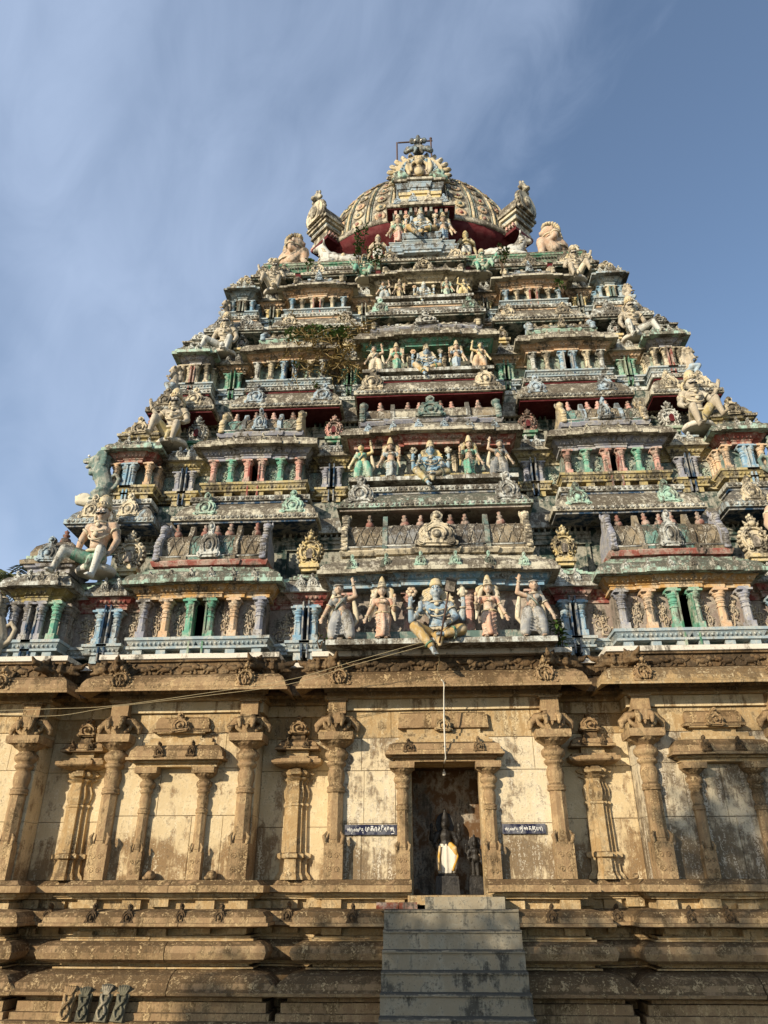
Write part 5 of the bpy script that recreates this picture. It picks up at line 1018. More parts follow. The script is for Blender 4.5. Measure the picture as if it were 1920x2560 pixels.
def guardian(raised=True):
    """moustached giant seated on the ledge; raised: far arm (-x) lifted to bear the eave and that knee drawn up"""
    sk = MB(); hd = (0, -.06, .86); r = .105
    sk.limb([(0, 0, .12), (0, -.02, .28), (0, -.02, .45)], [.15, .13, .15], 12); sk.ell((0, -.02, .54), (.22, .135, .16), 12, 8); sk.limb([(-.18, 0, .65), (.18, 0, .65)], [.085, .085], 10); sk.limb([(0, -.03, .66), (0, -.05, .78)], [.07, .065], 10); head(sk, hd, r); sk.ell((0, -.11, .3), (.11, .06, .08))
    for s in (-1, 1): sk.ell((s*.1, -.11, .57), (.09, .045, .065))
    if raised:
        sk.limb([(-.22, 0, .65), (-.36, -.05, .5), (-.53, -.1, .72)], [.085, .062, .045]); hand(sk, (-.54, -.1, .74), (-.2, -.3, 1), (0, -1, .3), 1.5, 1)
        sk.limb([(.22, 0, .65), (.33, -.04, .42), (.3, -.2, .26)], [.085, .062, .045]); hand(sk, (.3, -.22, .25), (0, -1, -.4), (0, -.3, 1), 1.5, -1)
        lg = [[(-.1, -.04, .1), (-.3, -.3, .34), (-.36, -.34, .0)], [(.1, -.04, .1), (.24, -.36, .14), (.2, -.4, -.24)]]
    else:
        for s in (-1, 1): sk.limb([(s*.22, 0, .65), (s*.33, -.02, .42), (s*.3, -.12, .2)], [.085, .062, .045]); hand(sk, (s*.3, -.14, .18), (0, -.5, -.6), (0, -.5, 1), 1.5, s)
        lg = [[(-.1, -.04, .1), (-.42, -.3, .16), (-.52, -.36, -.16)], [(.1, -.04, .1), (.26, -.36, .12), (.22, -.42, -.28)]]
    lm = MB()
    for q in lg:
        lm.limb(q, [.11, .085, .05], 12); f = Vector(q[2]); lm.limb([f+Vector((0, 0, -.03)), f+Vector((0, -.13, -.06))], [.05, .036], 8)
        for k in range(5): lm.limb([f+Vector((-.03+.015*k, -.14, -.065)), f+Vector((-.032+.016*k, -.175, -.07))], [.013, .01], 5)
    dh = MB(); dh.ell((0, -.02, .1), (.19, .16, .13), 12, 6); dh.limb([(-.08, -.06, .1), (Vector(lg[0][0])*.35+Vector(lg[0][1])*.65)], [.118, .1], 10); dh.limb([(.08, -.06, .1), (Vector(lg[1][0])*.35+Vector(lg[1][1])*.65)], [.118, .1], 10); dh.limb([(.02, -.2, .06), (.03, -.3, -.12)], [.07, .05], 8)
    seat = MB(); seat.lathe([(.36, -.1), (.4, -.05), (.36, 0), (.3, .03)], 20, (0, .06, 0), .9, .6)
    jw = MB(); necklace(jw, (0, -.07, .72), .1, .09, .05, .018); necklace(jw, (0, -.05, .72), .15, .13, .22, .016); necklace(jw, (0, -.04, .72), .18, .14, .36, .015); jw.ell((0, -.185, .46), (.05, .03, .05)); jw.ell((0, -.17, .62), (.045, .025, .04))
    jw.tube([(.185*math.sin(t), -.02-.16*math.cos(t), .2) for t in [-1.8+3.6*k/12 for k in range(13)]], .03, 6)
    for s in (-1, 1): ring(jw, (s*.27, -.02, .57) if (s < 0 and raised) else (s*.265, -.01, .55), (s*.6, -.2, -.7), .082, .02)
    if raised: ring(jw, (-.5, -.09, .68), (-.5, -.1, .7), .05, .016)
    tb = MB().lathe([(.108, 0), (.125, .03), (.125, .08), (.11, .1), (.118, .13), (.1, .18), (.07, .22), (.03, .25)], 14, (0, -.05, .93))
    for s in (-1, 1):
        for k in range(6): a = R(15+28*k); tb.ell((s*(.12+.055*math.sin(a)), .02, .83+.1*math.cos(a)), (.034, .03, .036), 6, 4)
    for k in range(7): tb.ell((.125*math.sin(-1.2+.4*k), -.05-.125*math.cos(-1.2+.4*k), .985), (.02, .016, .025), 6, 4)
    mu = MB()
    for s in (-1, 1): mu.tube([(0, -.06-r*1.1, .86-r*.42), (s*.05, -.06-r*1.06, .86-r*.45), (s*.085, -.06-r*.88, .86-r*.38), (s*.1, -.06-r*.75, .86-r*.15)], [.016, .017, .012, .006], 6)
    ew, ep = eyes(hd, r)
    for s in (-1, 1): ew.ell((s*r*.4, hd[1]-r*.97, hd[2]+r*.14), (r*.28, r*.1, r*.16), 8, 5)
    FIG['guardian' if raised else 'guardian_low'] = [('body', remesh(sk, .0155), 'skin'), ('legs', remesh(lm, .0155), 'pale'), ('loincloth', remesh(dh, .016), 'green'), ('seat_cushion', seat.mesh('s'), 'ledgewhite'), ('jewellery', jw.mesh('j'), 'cream'), ('turban', tb.mesh('t'), 'goldrib'), ('moustache', mu.mesh('m'), 'eyeblack'), ('eyes', ew.mesh('e'), 'eyewhite'), ('pupils', ep.mesh('p'), 'eyeblack')]
def lion():
    """rearing lion in profile, facing -x"""
    b = MB(); b.limb([(.1, 0, .12), (.12, 0, .35), (.02, 0, .62), (-.04, 0, .8)], [.13, .15, .17, .15], 12); b.ell((-.09, 0, .93), (.17, .15, .16), 12, 8); b.limb([(-.18, 0, .97), (-.32, 0, .95)], [.09, .065], 9); b.limb([(-.16, 0, .85), (-.27, 0, .81)], [.07, .045], 8)
    for s in (-1, 1):
        b.limb([(.12, s*.08, .22), (-.02, s*.09, .12), (.06, s*.09, .02), (-.06, s*.09, .0)], [.09, .06, .045, .04]); b.limb([(-.02, s*.08, .68), (-.14, s*.1, .58), (-.16, s*.1, .68)], [.06, .045, .035]); b.ell((-.2, s*.06, 1.0), (.035, .03, .035)); b.ell((-.04, s*.09, 1.04), (.04, .03, .05))
    for k in range(9):
        a = R(-30+25*k)
        for s in (-1, 1): b.ell((.0+.07*math.cos(a), s*.12, .9+.2*math.sin(a)), (.065, .045, .06), 7, 5)
    for k in range(5): b.ell((.08, 0, 1.02-.09*k), (.07, .08, .06), 7, 5)
    b.limb([(.2, 0, .2), (.32, 0, .3), (.36, 0, .5), (.28, 0, .62), (.22, 0, .55)], [.045, .04, .035, .035, .025], 8)
    t = MB()
    for k in range(4): t.ell((-.33+.03*k, -.05, .9), (.013, .013, .02), 5, 3)
    e = MB()
    for s in (-1, 1): e.ell((-.24, s*.1, 1.02), .026, 6, 4)
    p = MB(); p.limb([(.15, 0, -.03), (-.1, 0, -.05), (-.28, 0, -.02), (-.36, 0, .1)], [.11, .11, .09, .03], 9); p.ell((-.2, -.05, .06), (.14, .05, .1)); p.ell((-.05, -.06, -.02), (.1, .05, .09))
    FIG['lion'] = [('body', remesh(b, .016), 'green'), ('teeth', t.mesh('t'), 'eyewhite'), ('eyes', e.mesh('e'), 'eyewhite'), ('scroll_pedestal', remesh(p, .018), 'kap')]
def monkey():
    """small squatting attendant in profile facing -x with hands held up"""
    b = MB(); b.limb([(.06, 0, .2), (.06, 0, .42), (.03, 0, .58)], [.13, .12, .1], 10); b.ell((-.01, 0, .76), (.11, .1, .12), 10, 7); b.ell((-.1, 0, .73), (.06, .055, .05)); 
    for s in (-1, 1): b.limb([(.02, s*.11, .6), (-.04, s*.15, .42), (-.17, s*.05, .52)], [.05, .04, .03]); b.ell((.03, s*.11, .8), (.03, .03, .045))
    b.limb([(.12, .08, .75), (.18, .05, .6), (.2, 0, .4)], [.08, .06, .04], 8); b.ell((.1, 0, .82), (.08, .1, .08))
    g = MB()
    for s in (-1, 1): g.limb([(.05, s*.08, .18), (-.12, s*.1, .2), (-.02, s*.1, .0), (-.1, s*.1, -.02)], [.1, .075, .05, .04], 9)
    g.ell((.05, 0, .14), (.14, .13, .1))
    FIG['monkey'] = [('body', remesh(b, .017), 'skincream'), ('loincloth', remesh(g, .017), 'skyblue')]
def fat():
    """pot-bellied giant squatting in profile, looking towards +x"""
    b = MB(); b.ell((0, 0, .36), (.36, .3, .34), 14, 9); b.limb([(-.02, 0, .5), (-.02, 0, .72)], [.28, .2], 12); b.ell((.1, 0, .98), (.17, .16, .19), 12, 8); b.ell((.24, 0, .95), (.07, .08, .07)); b.limb([(.0, 0, .78), (.06, 0, .9)], [.13, .12], 9); b.limb([(.22, 0, 1.03), (.28, 0, .99)], [.025, .035], 6)
    for s in (-1, 1):
        b.limb([(-.02, s*.26, .72), (.04, s*.34, .48), (.26, s*.26, .4)], [.11, .085, .06]); hand(b, (.27, s*.25, .4), (1, -s*.4, -.1), (0, 0, 1), 2.0, s)
        b.limb([(.05, s*.2, .2), (.34, s*.26, .42), (.36, s*.26, .03)], [.17, .12, .08]); b.limb([(.36, s*.26, .03), (.5, s*.26, .03)], [.07, .05]); b.ell((.02, s*.16, .98), (.05, .04, .09))
    h = MB()
    for k in range(12): a = R(50+20*k); h.ell((.04+.2*math.cos(a), 0, 1.02+.2*math.sin(a)), (.07, .15, .07), 7, 5)
    for k in range(4): h.ell((-.15-.02*k, 0, .95-.1*k), (.07, .15-.02*k, .07), 7, 5)
    j = MB(); necklace(j, (.05, 0, .82), .2, .2, .05, .025)
    for s in (-1, 1): ring(j, (.0, s*.3, .6), (.1, s*.3, -.8), .105, .022)
    j.tube([(.34*math.cos(2*math.pi*k/18), .3*math.sin(2*math.pi*k/18), .28) for k in range(19)], .025, 6)
    FIG['fat'] = [('body', remesh(b, .022), 'skin'), ('hair', h.mesh('h'), 'goldrib'), ('jewellery', j.mesh('j'), 'cream')]
def bull():
    """couchant bull, body along x, head turned to -x"""
    b = MB(); b.limb([(.62, 0, .28), (.3, 0, .3), (-.1, 0, .34)], [.24, .27, .27], 14); b.ell((-.08, 0, .6), (.17, .12, .15)); b.limb([(-.2, 0, .42), (-.34, 0, .72), (-.4, 0, .92)], [.24, .17, .13], 12); b.limb([(-.4, 0, .95), (-.58, 0, .86)], [.13, .085], 10); b.ell((-.62, 0, .84), (.06, .08, .065))
    for s in (-1, 1):
        b.limb([(-.36, s*.1, 1.0), (-.33, s*.22, 1.0)], [.04, .025]); b.limb([(-.36, s*.07, 1.06), (-.36, s*.1, 1.2), (-.42, s*.07, 1.28)], [.035, .028, .01]); b.limb([(-.12, s*.2, .2), (-.42, s*.22, .12), (-.2, s*.26, .06)], [.12, .075, .05]); b.limb([(.55, s*.2, .22), (.25, s*.3, .16), (.5, s*.32, .06)], [.17, .1, .06])
    b.limb([(.84, 0, .3), (.92, .08, .18), (.8, .18, .08)], [.04, .03, .04])
    j = MB()
    for z, r in ((.62, .2), (.74, .175)): j.tube([(-.3+.0*k-(z-.62)*.4+r*.55*math.cos(2*math.pi*k/16), r*1.0*math.sin(2*math.pi*k/16), z-.09*math.cos(2*math.pi*k/16)) for k in range(17)], .022, 6)
    for k in range(8): j.ell((-.47+.03*math.sin(k), -.1+.03*k, .55-.01*k), .03, 6, 4)
    sd_ = MB(); sd_.lathe([(.29, 0), (.3, .05), (.285, .1)], 20, (0, 0, 0)); sd_.v = [(z_+.2, x_, y_*.98+.3) for x_, y_, z_ in sd_.v]
    FIG['bull'] = [('body', remesh(b, .022), 'pale'), ('neck_garland', j.mesh('j'), 'cream'), ('saddle_band', sd_.mesh('s'), 'goldrib')]
def stander():
    """short standing attendant with folded hands and winged shawl"""
    b = MB(); feet_(b, (-.07, .07)); hd = (0, -.05, .84)
    for s in (-1, 1): b.limb([(s*.07, -.02, .04), (s*.075, -.03, .22), (s*.07, 0, .42)], [.042, .055, .075]); b.limb([(s*.15, 0, .66), (s*.21, -.03, .52), (s*.05, -.15, .56)], [.05, .042, .032])
    b.limb([(0, 0, .42), (0, -.02, .5), (0, -.02, .62)], [.12, .115, .125], 12); b.limb([(-.12, 0, .66), (.12, 0, .66)], [.055, .055], 9); b.limb([(0, -.02, .68), (0, -.03, .78)], [.05, .045], 9); head(b, hd, .078); hand(b, (0, -.16, .56), (0, -.1, 1), (0, -1, 0), 1.1, 1)
    d = MB(); d.ell((0, -.01, .4), (.14, .12, .09), 12, 6); d.limb([(-.06, -.02, .38), (-.075, -.03, .24)], [.09, .075]); d.limb([(.06, -.02, .38), (.075, -.03, .24)], [.09, .075])
    sh = MB()
    for s in (-1, 1): sh.limb([(s*.13, .05, .8), (s*.21, .06, .68), (s*.22, .06, .5), (s*.26, .04, .3), (s*.27, .03, .16)], [.05, .06, .055, .045, .02], 8)
    cr = crown_lathe((0, -.03, .9), .08, .17); ew, ep = eyes(hd, .078); j = MB(); necklace(j, (0, -.05, .72), .08, .08, .1, .013); j.tube([(.14*math.sin(2*math.pi*k/14), -.01-.125*math.cos(2*math.pi*k/14), .46) for k in range(15)], .018, 5)
    FIG['stander'] = [('body', remesh(b, .013), 'skin'), ('loincloth', remesh(d, .014), 'pale'), ('shawl', remesh(sh, .015), 'goldrib'), ('crown', cr.mesh('c'), 'goldrib'), ('jewellery', j.mesh('j'), 'cream'), ('eyes', ew.mesh('e'), 'eyewhite'), ('pupils', ep.mesh('p'), 'eyeblack')]
for f_ in (deity, consort, dancer, guardian, lambda: guardian(False), lion, monkey, fat, bull, stander): f_()
def put(kind, name, label, loc, s=1.0, mirror=False, mats={}, group=None, rz=0, skip=(), xs=1.0):
    o = empty(name, label, 'statue', loc, group, rz, (-s*xs if mirror else s*xs, s, s))
    for nme, me, m_ in FIG[kind]:
        if nme not in skip: obj(nme, me, fine_mat(mats.get(nme, m_)), o)
    return o
ORD = ('lowest', 'second', 'third', 'topmost')
# rows of gods on the four tiers
ROWX = [(-1.50, -.88, -.04, .76, 1.41), (-1.27, -.77, -.03, .68, 1.20), (-1.10, -.665, -.02, .62, 1.09), (-.95, -.59, -.01, .54, .92)]
SCL = [(1.06, 1.0, 1.02), (.86, .88, .84), (.78, .78, .76), (.62, .64, .62)]
DM = [dict(), dict(body='blue', garment='yellow', hair_locks='paleyellow', lotus='cream'), dict(body='deity', garment='ochre', hair_locks='cream'), dict(body='skyblue', garment='yellow', hair_locks='pale', crown='pale')]
CM = [[dict(), dict(bodice='salmon', sari='salmon')], [dict(bodice='greyblue', sari='greyblue'), dict(bodice='green', sari='green', shawl='yellow')], [dict(bodice='green', sari='green'), dict(bodice='skyblue', sari='skyblue')], [dict(bodice='paleyellow', sari='paleyellow'), dict(bodice='mint', sari='mint', shawl='mint')]]
EM = [[dict(), dict()], [dict(bodice='green', sari='green', hair='hair', body='paleyellow'), dict(bodice='saridark', sari='saridark')], [dict(bodice='cream', sari='cream'), dict(bodice='peach', sari='peach', body='paleyellow')], [dict(bodice='greyblue', sari='greyblue'), dict(bodice='paleyellow', sari='paleyellow', body='paleyellow')]]
for i, T in enumerate(TIERS):
    Yc = T['Y']-.33; z0 = T['z'][0]+.06; xs = ROWX[i]; sd_, sc_, se_ = SCL[i]; gd = 'row of gods and attendants on the %s tier' % ORD[i]
    put('deity', 'deity_statue', 'blue-skinned four-armed crowned god seated at the centre of the %s tier' % ORD[i], (xs[2], Yc+.0, z0+.0), sd_, False, DM[i], gd)
    put('consort', 'goddess_statue', 'crowned standing goddess just left of the blue god on the %s tier' % ORD[i], (xs[1], Yc-.12, z0), sc_, False, CM[i][0], gd)
    put('consort', 'goddess_statue', 'crowned standing goddess just right of the blue god on the %s tier' % ORD[i], (xs[3], Yc-.12, z0), sc_, True, CM[i][1], gd)
    put('dancer', 'attendant_statue', 'attendant with one arm raised at the left end of the %s tier row' % ORD[i], (xs[0], Yc-.12, z0), se_, False, EM[i][0], gd)
    put('dancer', 'attendant_statue', 'attendant with one arm raised at the right end of the %s tier row' % ORD[i], (xs[4], Yc-.12, z0), se_, True, EM[i][1], gd)
# moustached guardians in the outer recesses
GS = [(5.8, .02, 6.4, 1.15, 'guardian_low'), (5.2, .93, 9.52, 1.06, 'guardian'), (4.63, 1.72, 12.42, .97, 'guardian_low'), (3.78, 2.42, 14.93, .9, 'guardian')]
gm = [dict(), dict(legs='skincream', body='skincream', loincloth='yellow'), dict(body='skincream', loincloth='pale'), dict(body='skincream', legs='skincream', loincloth='cream')]
for i in range(4):
    for s, side in ((-1, 'left'), (1, 'right')):
        gx, Yg, gz, sg, kd = GS[i]
        put(kd, 'guardian_statue', 'moustached bare-chested guardian in a turban seated in the outer %s recess of the %s tier' % (side, ORD[i]), (s*gx, Yg, gz), sg, s > 0, gm[i], 'seated guardians', xs=.84)
for s, side in ((-1, 'left'), (1, 'right')):
    put('guardian', 'guardian_statue', 'green-painted moustached guardian among the weeds %s of the centre on the topmost tier' % side, (s*1.48, 2.3, 15.12), .66, s > 0, dict(body='green', legs='green', loincloth='darkgreen', seat_cushion='kap'), 'seated guardians')
    # creatures on the outer edges
    for i in range(4):
        T = TIERS[i]; x = T['cor'][0]+.13
        if i < 2: put('lion', 'lion_statue', '%s rearing lion on the outer %s corner of the %s tier' % (('cream', 'green')[i], side, ORD[i]), (s*(x+.05), T['Y']-.12, T['z'][0]+.0), (.95, .92)[i], s > 0, dict(body=('skincream', 'slategreen')[i]), 'corner creatures', xs=1.15)
        else: put('monkey', 'monkey_statue', 'small squatting attendant with blue loincloth on the outer %s corner of the %s tier' % (side, ORD[i]), (s*(x-.02), T['Y']-.1, T['z'][0]+.03), (.8, .66)[i-2], s > 0, {}, 'corner creatures')
    # the platform under the dome
    put('fat', 'giant_statue', 'pot-bellied giant squatting at the %s end of the green top ledge' % side, (s*3.55, 3.2, 16.3), 1.12, s > 0, {}, 'giants on the top ledge')
    put('bull', 'bull_statue', 'couchant white bull on the %s side of the green top ledge beneath the dome' % side, (s*2.35, 3.2, 16.3), .95, s > 0, {}, 'bulls on the top ledge')
    put('stander', 'attendant_statue', '%s standing attendant %s of the crown gable beneath the dome' % (('cream', 'yellow')[s > 0], side), (s*1.18, 2.95, 16.3), .95, s > 0, dict(body='skincream') if s < 0 else dict(body='yellow', shawl='yellow', crown='yellow'), 'attendants beneath the dome')
    put('monkey', 'monkey_statue', 'tiny squatting figure at the extreme %s tip of the green top ledge' % side, (s*4.12, 3.1, 16.3), .55, s > 0, dict(body='kap', loincloth='kap'), 'tip figures')
put('deity', 'deity_statue', 'grey-blue four-armed god seated in the crown gable beneath the dome', (-.02, 2.55, 16.64), 1.02, False, dict(body='skyblue', garment='ochre', hair_locks='cream'), 'figures in the crown gable')
put('consort', 'goddess_statue', 'goddess in pink sari standing left of the god in the crown gable', (-.62, 2.52, 16.4), 1.12, False, dict(sari='pink', bodice='green'), 'figures in the crown gable')
put('consort', 'goddess_statue', 'goddess in blue sari standing right of the god in the crown gable', (.58, 2.52, 16.4), 1.12, True, dict(sari='deity', bodice='deity'), 'figures in the crown gable')
# black stone image in the doorway
o = put('deity', 'tmp', 'x', (0, 0, 0)) if False else None
def black_image(x, y, z, s, label, cloth):
    o = empty('stone_idol', label, 'statue', (x, y, z), None, 0, s); b = MB(); hd = (0, -.02, .82)
    b.box(-.16, .16, -.12, .12, 0, .03); 
    for q in (-1, 1):
        b.limb([(q*.06, 0, .02), (q*.06, 0, .25), (q*.06, 0, .48)], [.05, .06, .08]); b.limb([(q*.14, 0, .66), (q*.2, -.01, .52), (q*.17, -.1, .42)], [.05, .042, .034]); b.limb([(q*.15, .02, .66), (q*.25, .02, .58), (q*.24, -.03, .72)], [.048, .04, .032]); b.ell((q*.24, -.03, .79), (.04, .03, .05)); hand(b, (q*.17, -.11, .42), (0, -.4, 1 if q < 0 else -1), (0, -1, 0), 1.1, q)
    b.limb([(0, 0, .46), (0, 0, .55), (0, 0, .63)], [.12, .1, .12], 12); b.limb([(-.12, 0, .66), (.12, 0, .66)], [.05, .05]); b.limb([(0, 0, .68), (0, -.01, .78)], [.045, .042]); head(b, hd, .075); b.limb([(0, 0, .88), (0, 0, 1.0)], [.072, .04]); b.ell((0, 0, 1.04), .03)
    b.prism([(.17*math.cos(R(t)), .82+.2*math.sin(R(t))) for t in range(0, 360, 20)], .06, .09)
    obj('body', remesh(b, .0125, 1), 'blackstone', o)
    if cloth:
        c = MB(); skirt(c, [(0, -.01, .5), (0, -.015, .42), (0, -.02, .25), (0, -.02, .1), (0, -.02, .04)], [.13, .155, .165, .155, .14], .75, 24, .07); c.limb([(.1, -.1, .46), (.14, -.12, .3), (.13, -.12, .12)], [.05, .06, .04], 8); obj('dhoti', remesh(c, .01, 1), 'cloth', o)
        t = MB()
        for x0, x1 in ((-.13, -.13), (.19, .1)): t.tube([(x0*.8, -.135, .46), (x0, -.15, .3), (x1, -.155, .08)], .022, 6)
        t.limb([(.08, -.13, .48), (.14, -.16, .42), (.16, -.15, .34)], [.045, .05, .03], 7); obj('border', t, 'clothgold', o)
    return o
px, pz = at(640+1100/2.304, 1600+1360/2.304, .5)
black_image(px, .5, pz, .83, 'black stone god wrapped in a white and gold cloth inside the doorway', True)
tag(obj('pedestal', MB().box(-.17, .17, -.15, .15, 0, pz-1.472, .012), 'blackstone', None, (px, .5, 1.471)), 'dark square pedestal under the clothed black idol in the doorway', 'pedestal')
px2, pz2 = at(640+1280/2.304, 1600+1365/2.304, .55); px2 = min(px2, .4)
black_image(px2, .55, pz2, .52, 'small bare black stone idol at the right side of the doorway', False)
tag(obj('pedestal', MB().box(-.11, .11, -.12, .12, 0, pz2-1.472, .012), 'blackstone', None, (px2, .55, 1.471)), 'dark narrow pedestal under the small bare idol in the doorway', 'pedestal')

# ------------------------------------------------------------------ small things
# serpent stones leaning on the plinth
for k, (px, lab) in enumerate(((158, 'pale brown carved serpent stone, leftmost of four on the plinth'), (203, 'dark carved serpent stone, second from left on the plinth'), (250, 'white-splashed carved serpent stone, third from left on the plinth'), (292, 'grey carved serpent stone, rightmost of four on the plinth'))):
    x, z = at(px, 2540, -.62); h = (.36, .34, .37, .36)[k]; o = empty('serpent_stone', lab, 'carved stone', (x, -.63, .127), 'serpent stones'); o.rotation_euler = (R(-16), R((3, -2, 4, 5)[k]), 0)
    pr = [(-.075, 0), (-.07, .1), (-.062, .18), (-.075, .26), (-.09, .32), (-.08, .37), (-.045, .4), (0, .405)]; b = MB(); b.prism([(x_, z_*h/.38) for x_, z_ in pr]+[(-x_, z_*h/.38) for x_, z_ in reversed(pr[:-1])], -.015, .05); obj('slab', b, ('stonepale', 'nagastone', 'nagastone', 'nagastone')[k], o)
    c = MB()
    for s in (-1, 1): c.tube([(s*.045*math.sin(t*5.5+(0 if s > 0 else 0)), -.03-.008*s*math.cos(t*5.5), .02+t*.28*h/.38) for t in [i/20 for i in range(21)]], [.012+.006*math.sin(3*i/20) for i in range(21)], 6)
    for q in range(-2, 3): c.limb([(q*.012, -.03, .29*h/.38), (q*.03, -.04, .37*h/.38)], [.014, .018], 6)
    obj('coiled_serpents', c, ('stone', 'nagastone', 'concrete', 'nagastone')[k], o)
# loose round stones and fragments on the ledges
for px, py, lab in ((375, 2180, 'round carved stone knob on the ledge beneath the left niche, left one'), (529, 2181, 'round carved stone knob on the ledge beneath the left niche, right one'), (1590, 2186, 'small stone fragment on the ledge right of the fluted pillar')):
    x, z = at(px, py, -.12); b = MB(); s = 1 if px < 1000 else .6; b.ell((0, 0, .06*s), (.075*s, .07*s, .065*s), 10, 7); b.ell((-.05*s, -.03*s, .03*s), (.05*s, .05*s, .03*s)); b.ell((.02, -.05*s, .08*s), (.03*s, .03*s, .03*s)); tag(obj('carved_stone', remesh(b, .01, 1), 'stone', None, (x, -.1, 1.655)), lab, 'stone')
# floodlight on its stick before the lowest god
fx, fz = at(1120, 1600, -1.0)
o = empty('floodlight', 'dark floodlight on a rusty stick propped before the lowest blue god', 'floodlight', (at(1100, 1625, -.95)[0], -.9, 4.8))
b = MB(); b.tube([(0, .05, -.1), (.1, -.08, .35), (.16, -.12, .62)], .016, 6); obj('stick', b, 'rust', o); b = MB(); b.box(-.09, .09, -.05, .05, 0, .2, .012); ho = obj('housing', b, 'blackmetal', o, (.17, -.13, .62), 1, (R(35), R(14), 0)); obj('glass', MB().box(-.07, .07, -.056, -.05, .02, .17), 'umber', ho)
# cables from the left to the floodlight
def cable(name, lab, pts, r, m_, cat='cable'):
    P = [Vector(p) for p in pts]; q = []
    for i in range(len(P)-1):
        p0, p1, p2, p3 = P[max(i-1, 0)], P[i], P[i+1], P[min(i+2, len(P)-1)]
        for t in [k/6 for k in range(6)]: q.append(.5*((2*p1)+(p2-p0)*t+(2*p0-5*p1+4*p2-p3)*t*t+(3*p1-p0-3*p2+p3)*t**3))
    q.append(P[-1]); c = q[0].copy(); return tag(obj(name, MB().tube([p-c for p in q], r, 5), m_, None, c), lab, cat)
def W3(px, py, Y): x, z = at(px, py, Y); return (x, Y, z)
cable('cable', 'upper pale cable running from the left edge up to the floodlight', [W3(-60, 1778, -.75), W3(130, 1772, -.72), W3(278, 1765, -.7), W3(500, 1735, -.75), W3(720, 1700, -.8), W3(880, 1655, -.9), W3(1075, 1600, -.97)], .0038, 'wire')
cable('cable', 'lower sagging pale cable running from the left edge up to the floodlight', [W3(-60, 1784, -.7), W3(130, 1790, -.66), W3(278, 1768, -.7), W3(500, 1741, -.72), W3(720, 1711, -.76), W3(880, 1664, -.86), W3(1070, 1612, -.95)], .0038, 'wire')
cable('cable', 'thin pale cable dangling down the stone cornice beneath the blue god', [W3(1092, 1610, -1.0), W3(1098, 1650, -.7), W3(1094, 1680, -.56), W3(1108, 1703, -.52)], .004, 'wire')
o = empty('conduit', 'white plastic conduit hanging from the cornice down to the doorway', 'pipe', (0, -.4, 3.2))
c0 = Vector((0, -.4, 3.2)); P = [W3(1103, 1699, -.52), W3(1108, 1703, -.5), W3(1110, 1712, -.48), W3(1110, 1740, -.4), W3(1110, 1800, -.36), W3(1113, 1878, -.32), W3(1114, 1895, -.31), W3(1111, 1908, -.2)]
obj('pipe', MB().tube([Vector(p)-c0 for p in P], .011, 8), 'pvc', o); b = MB(); p = Vector(W3(1112, 1866, -.31))-c0; b.lathe([(.02, -.01), (.024, 0), (.02, .01)], 8, p); obj('clip', b, 'blackmetal', o)
bx, bz = at(1110, 1934, .15); o = empty('light_bulb', 'small unlit bulb hanging inside the top of the doorway', 'bulb', (bx, .15, bz)); b = MB(); b.tube([(0, 0, .05), (0, 0, 3.168-bz)], .005, 5); obj('wire', b, 'blackmetal', o); obj('glass', MB().lathe([(.01, .06), (.014, .03), (.028, 0), (.026, -.02), (.01, -.032)], 10), 'pvc', o)
# ------------------------------------------------------------------ plants rooted in the masonry
rp = random.Random(5)
def leaf(b, p, d, l, wd):
    d = d.normalized(); u = d.cross(Vector((0, 0, 1))); u = u.normalized() if u.length > .01 else Vector((1, 0, 0)); k = Vector((0, 0, -.18*l))
    b.add([p, p+d*l*.45+u*wd, p+d*l+k, p+d*l*.45-u*wd], [(0, 1, 2), (0, 2, 3)])
def plant(name, lab, loc, h, nst, lm, leaves, ll=.07, spread=.5, cat='plant', group=None, bend=(0, 0)):
    o = empty(name, lab, cat, loc, group); sm = MB(); lf = MB()
    for k in range(nst):
        a = rp.uniform(0, 6.28); tip = Vector((math.cos(a)*spread*h*rp.uniform(.2, 1)+bend[0], -abs(math.sin(a))*spread*h*.7+bend[1], h*rp.uniform(.6, 1))); P = [Vector((0, 0, 0)), tip*.35+Vector((rp.uniform(-.05, .05), 0, .1*h)), tip*.7+Vector((rp.uniform(-.06, .06), 0, .08*h)), tip]
        sm.tube(P, [.012, .009, .006, .003], 5)
        for j in range(leaves):
            t = rp.uniform(.25, 1)*3; i = min(2, int(t)); p = P[i].lerp(P[i+1], t-i); d = Vector((rp.uniform(-1, 1), rp.uniform(-1, .4), rp.uniform(-.5, .7))); leaf(lf, p, d, ll*rp.uniform(.6, 1.3), ll*.28)
    obj('stem', sm, 'bark', o); obj('foliage', lf, lm, o); return o
plant('fig_sapling', 'leafy green sapling rooted in the stone cornice right of the lowest tier statues', W3(1405, 1650, -.2), .62, 4, 'leaf', 16, .12, .3)
plant('weed', 'small weed sprouting at the left end of the lowest statue ledge', W3(800, 1622, -.3), .28, 3, 'leaf', 6, .07)
plant('fig_sapling', 'tall thin sapling with sparse leaves left of centre under the green ledge', (-1.62, 2.15, 15.1), 1.7, 4, 'leaf', 22, .11, .2, bend=(-.1, -.1))
plant('weed', 'dense green weed beside the green guardian right of centre', (1.95, 2.15, 15.0), .85, 7, 'leaf', 16, .09, .35)
plant('weed', 'dark weed hanging by the topmost tier left of the centre niche', (-1.2, 2.2, 15.2), .8, 6, 'leaf', 18, .09, .35)
plant('weed', 'lone broad-leaved shoot on the green ledge at the left', (-2.95, 2.5, 15.6), .62, 3, 'leaf', 4, .16, .3)
plant('weed', 'small shoot below the right topmost guardian', W3(1408, 735, 2.2), .45, 4, 'leaf', 6, .12, .35)
plant('weed', 'small weed on the third tier base left of centre', W3(790, 985, 1.3), .3, 4, 'leaf', 8, .07, .5)
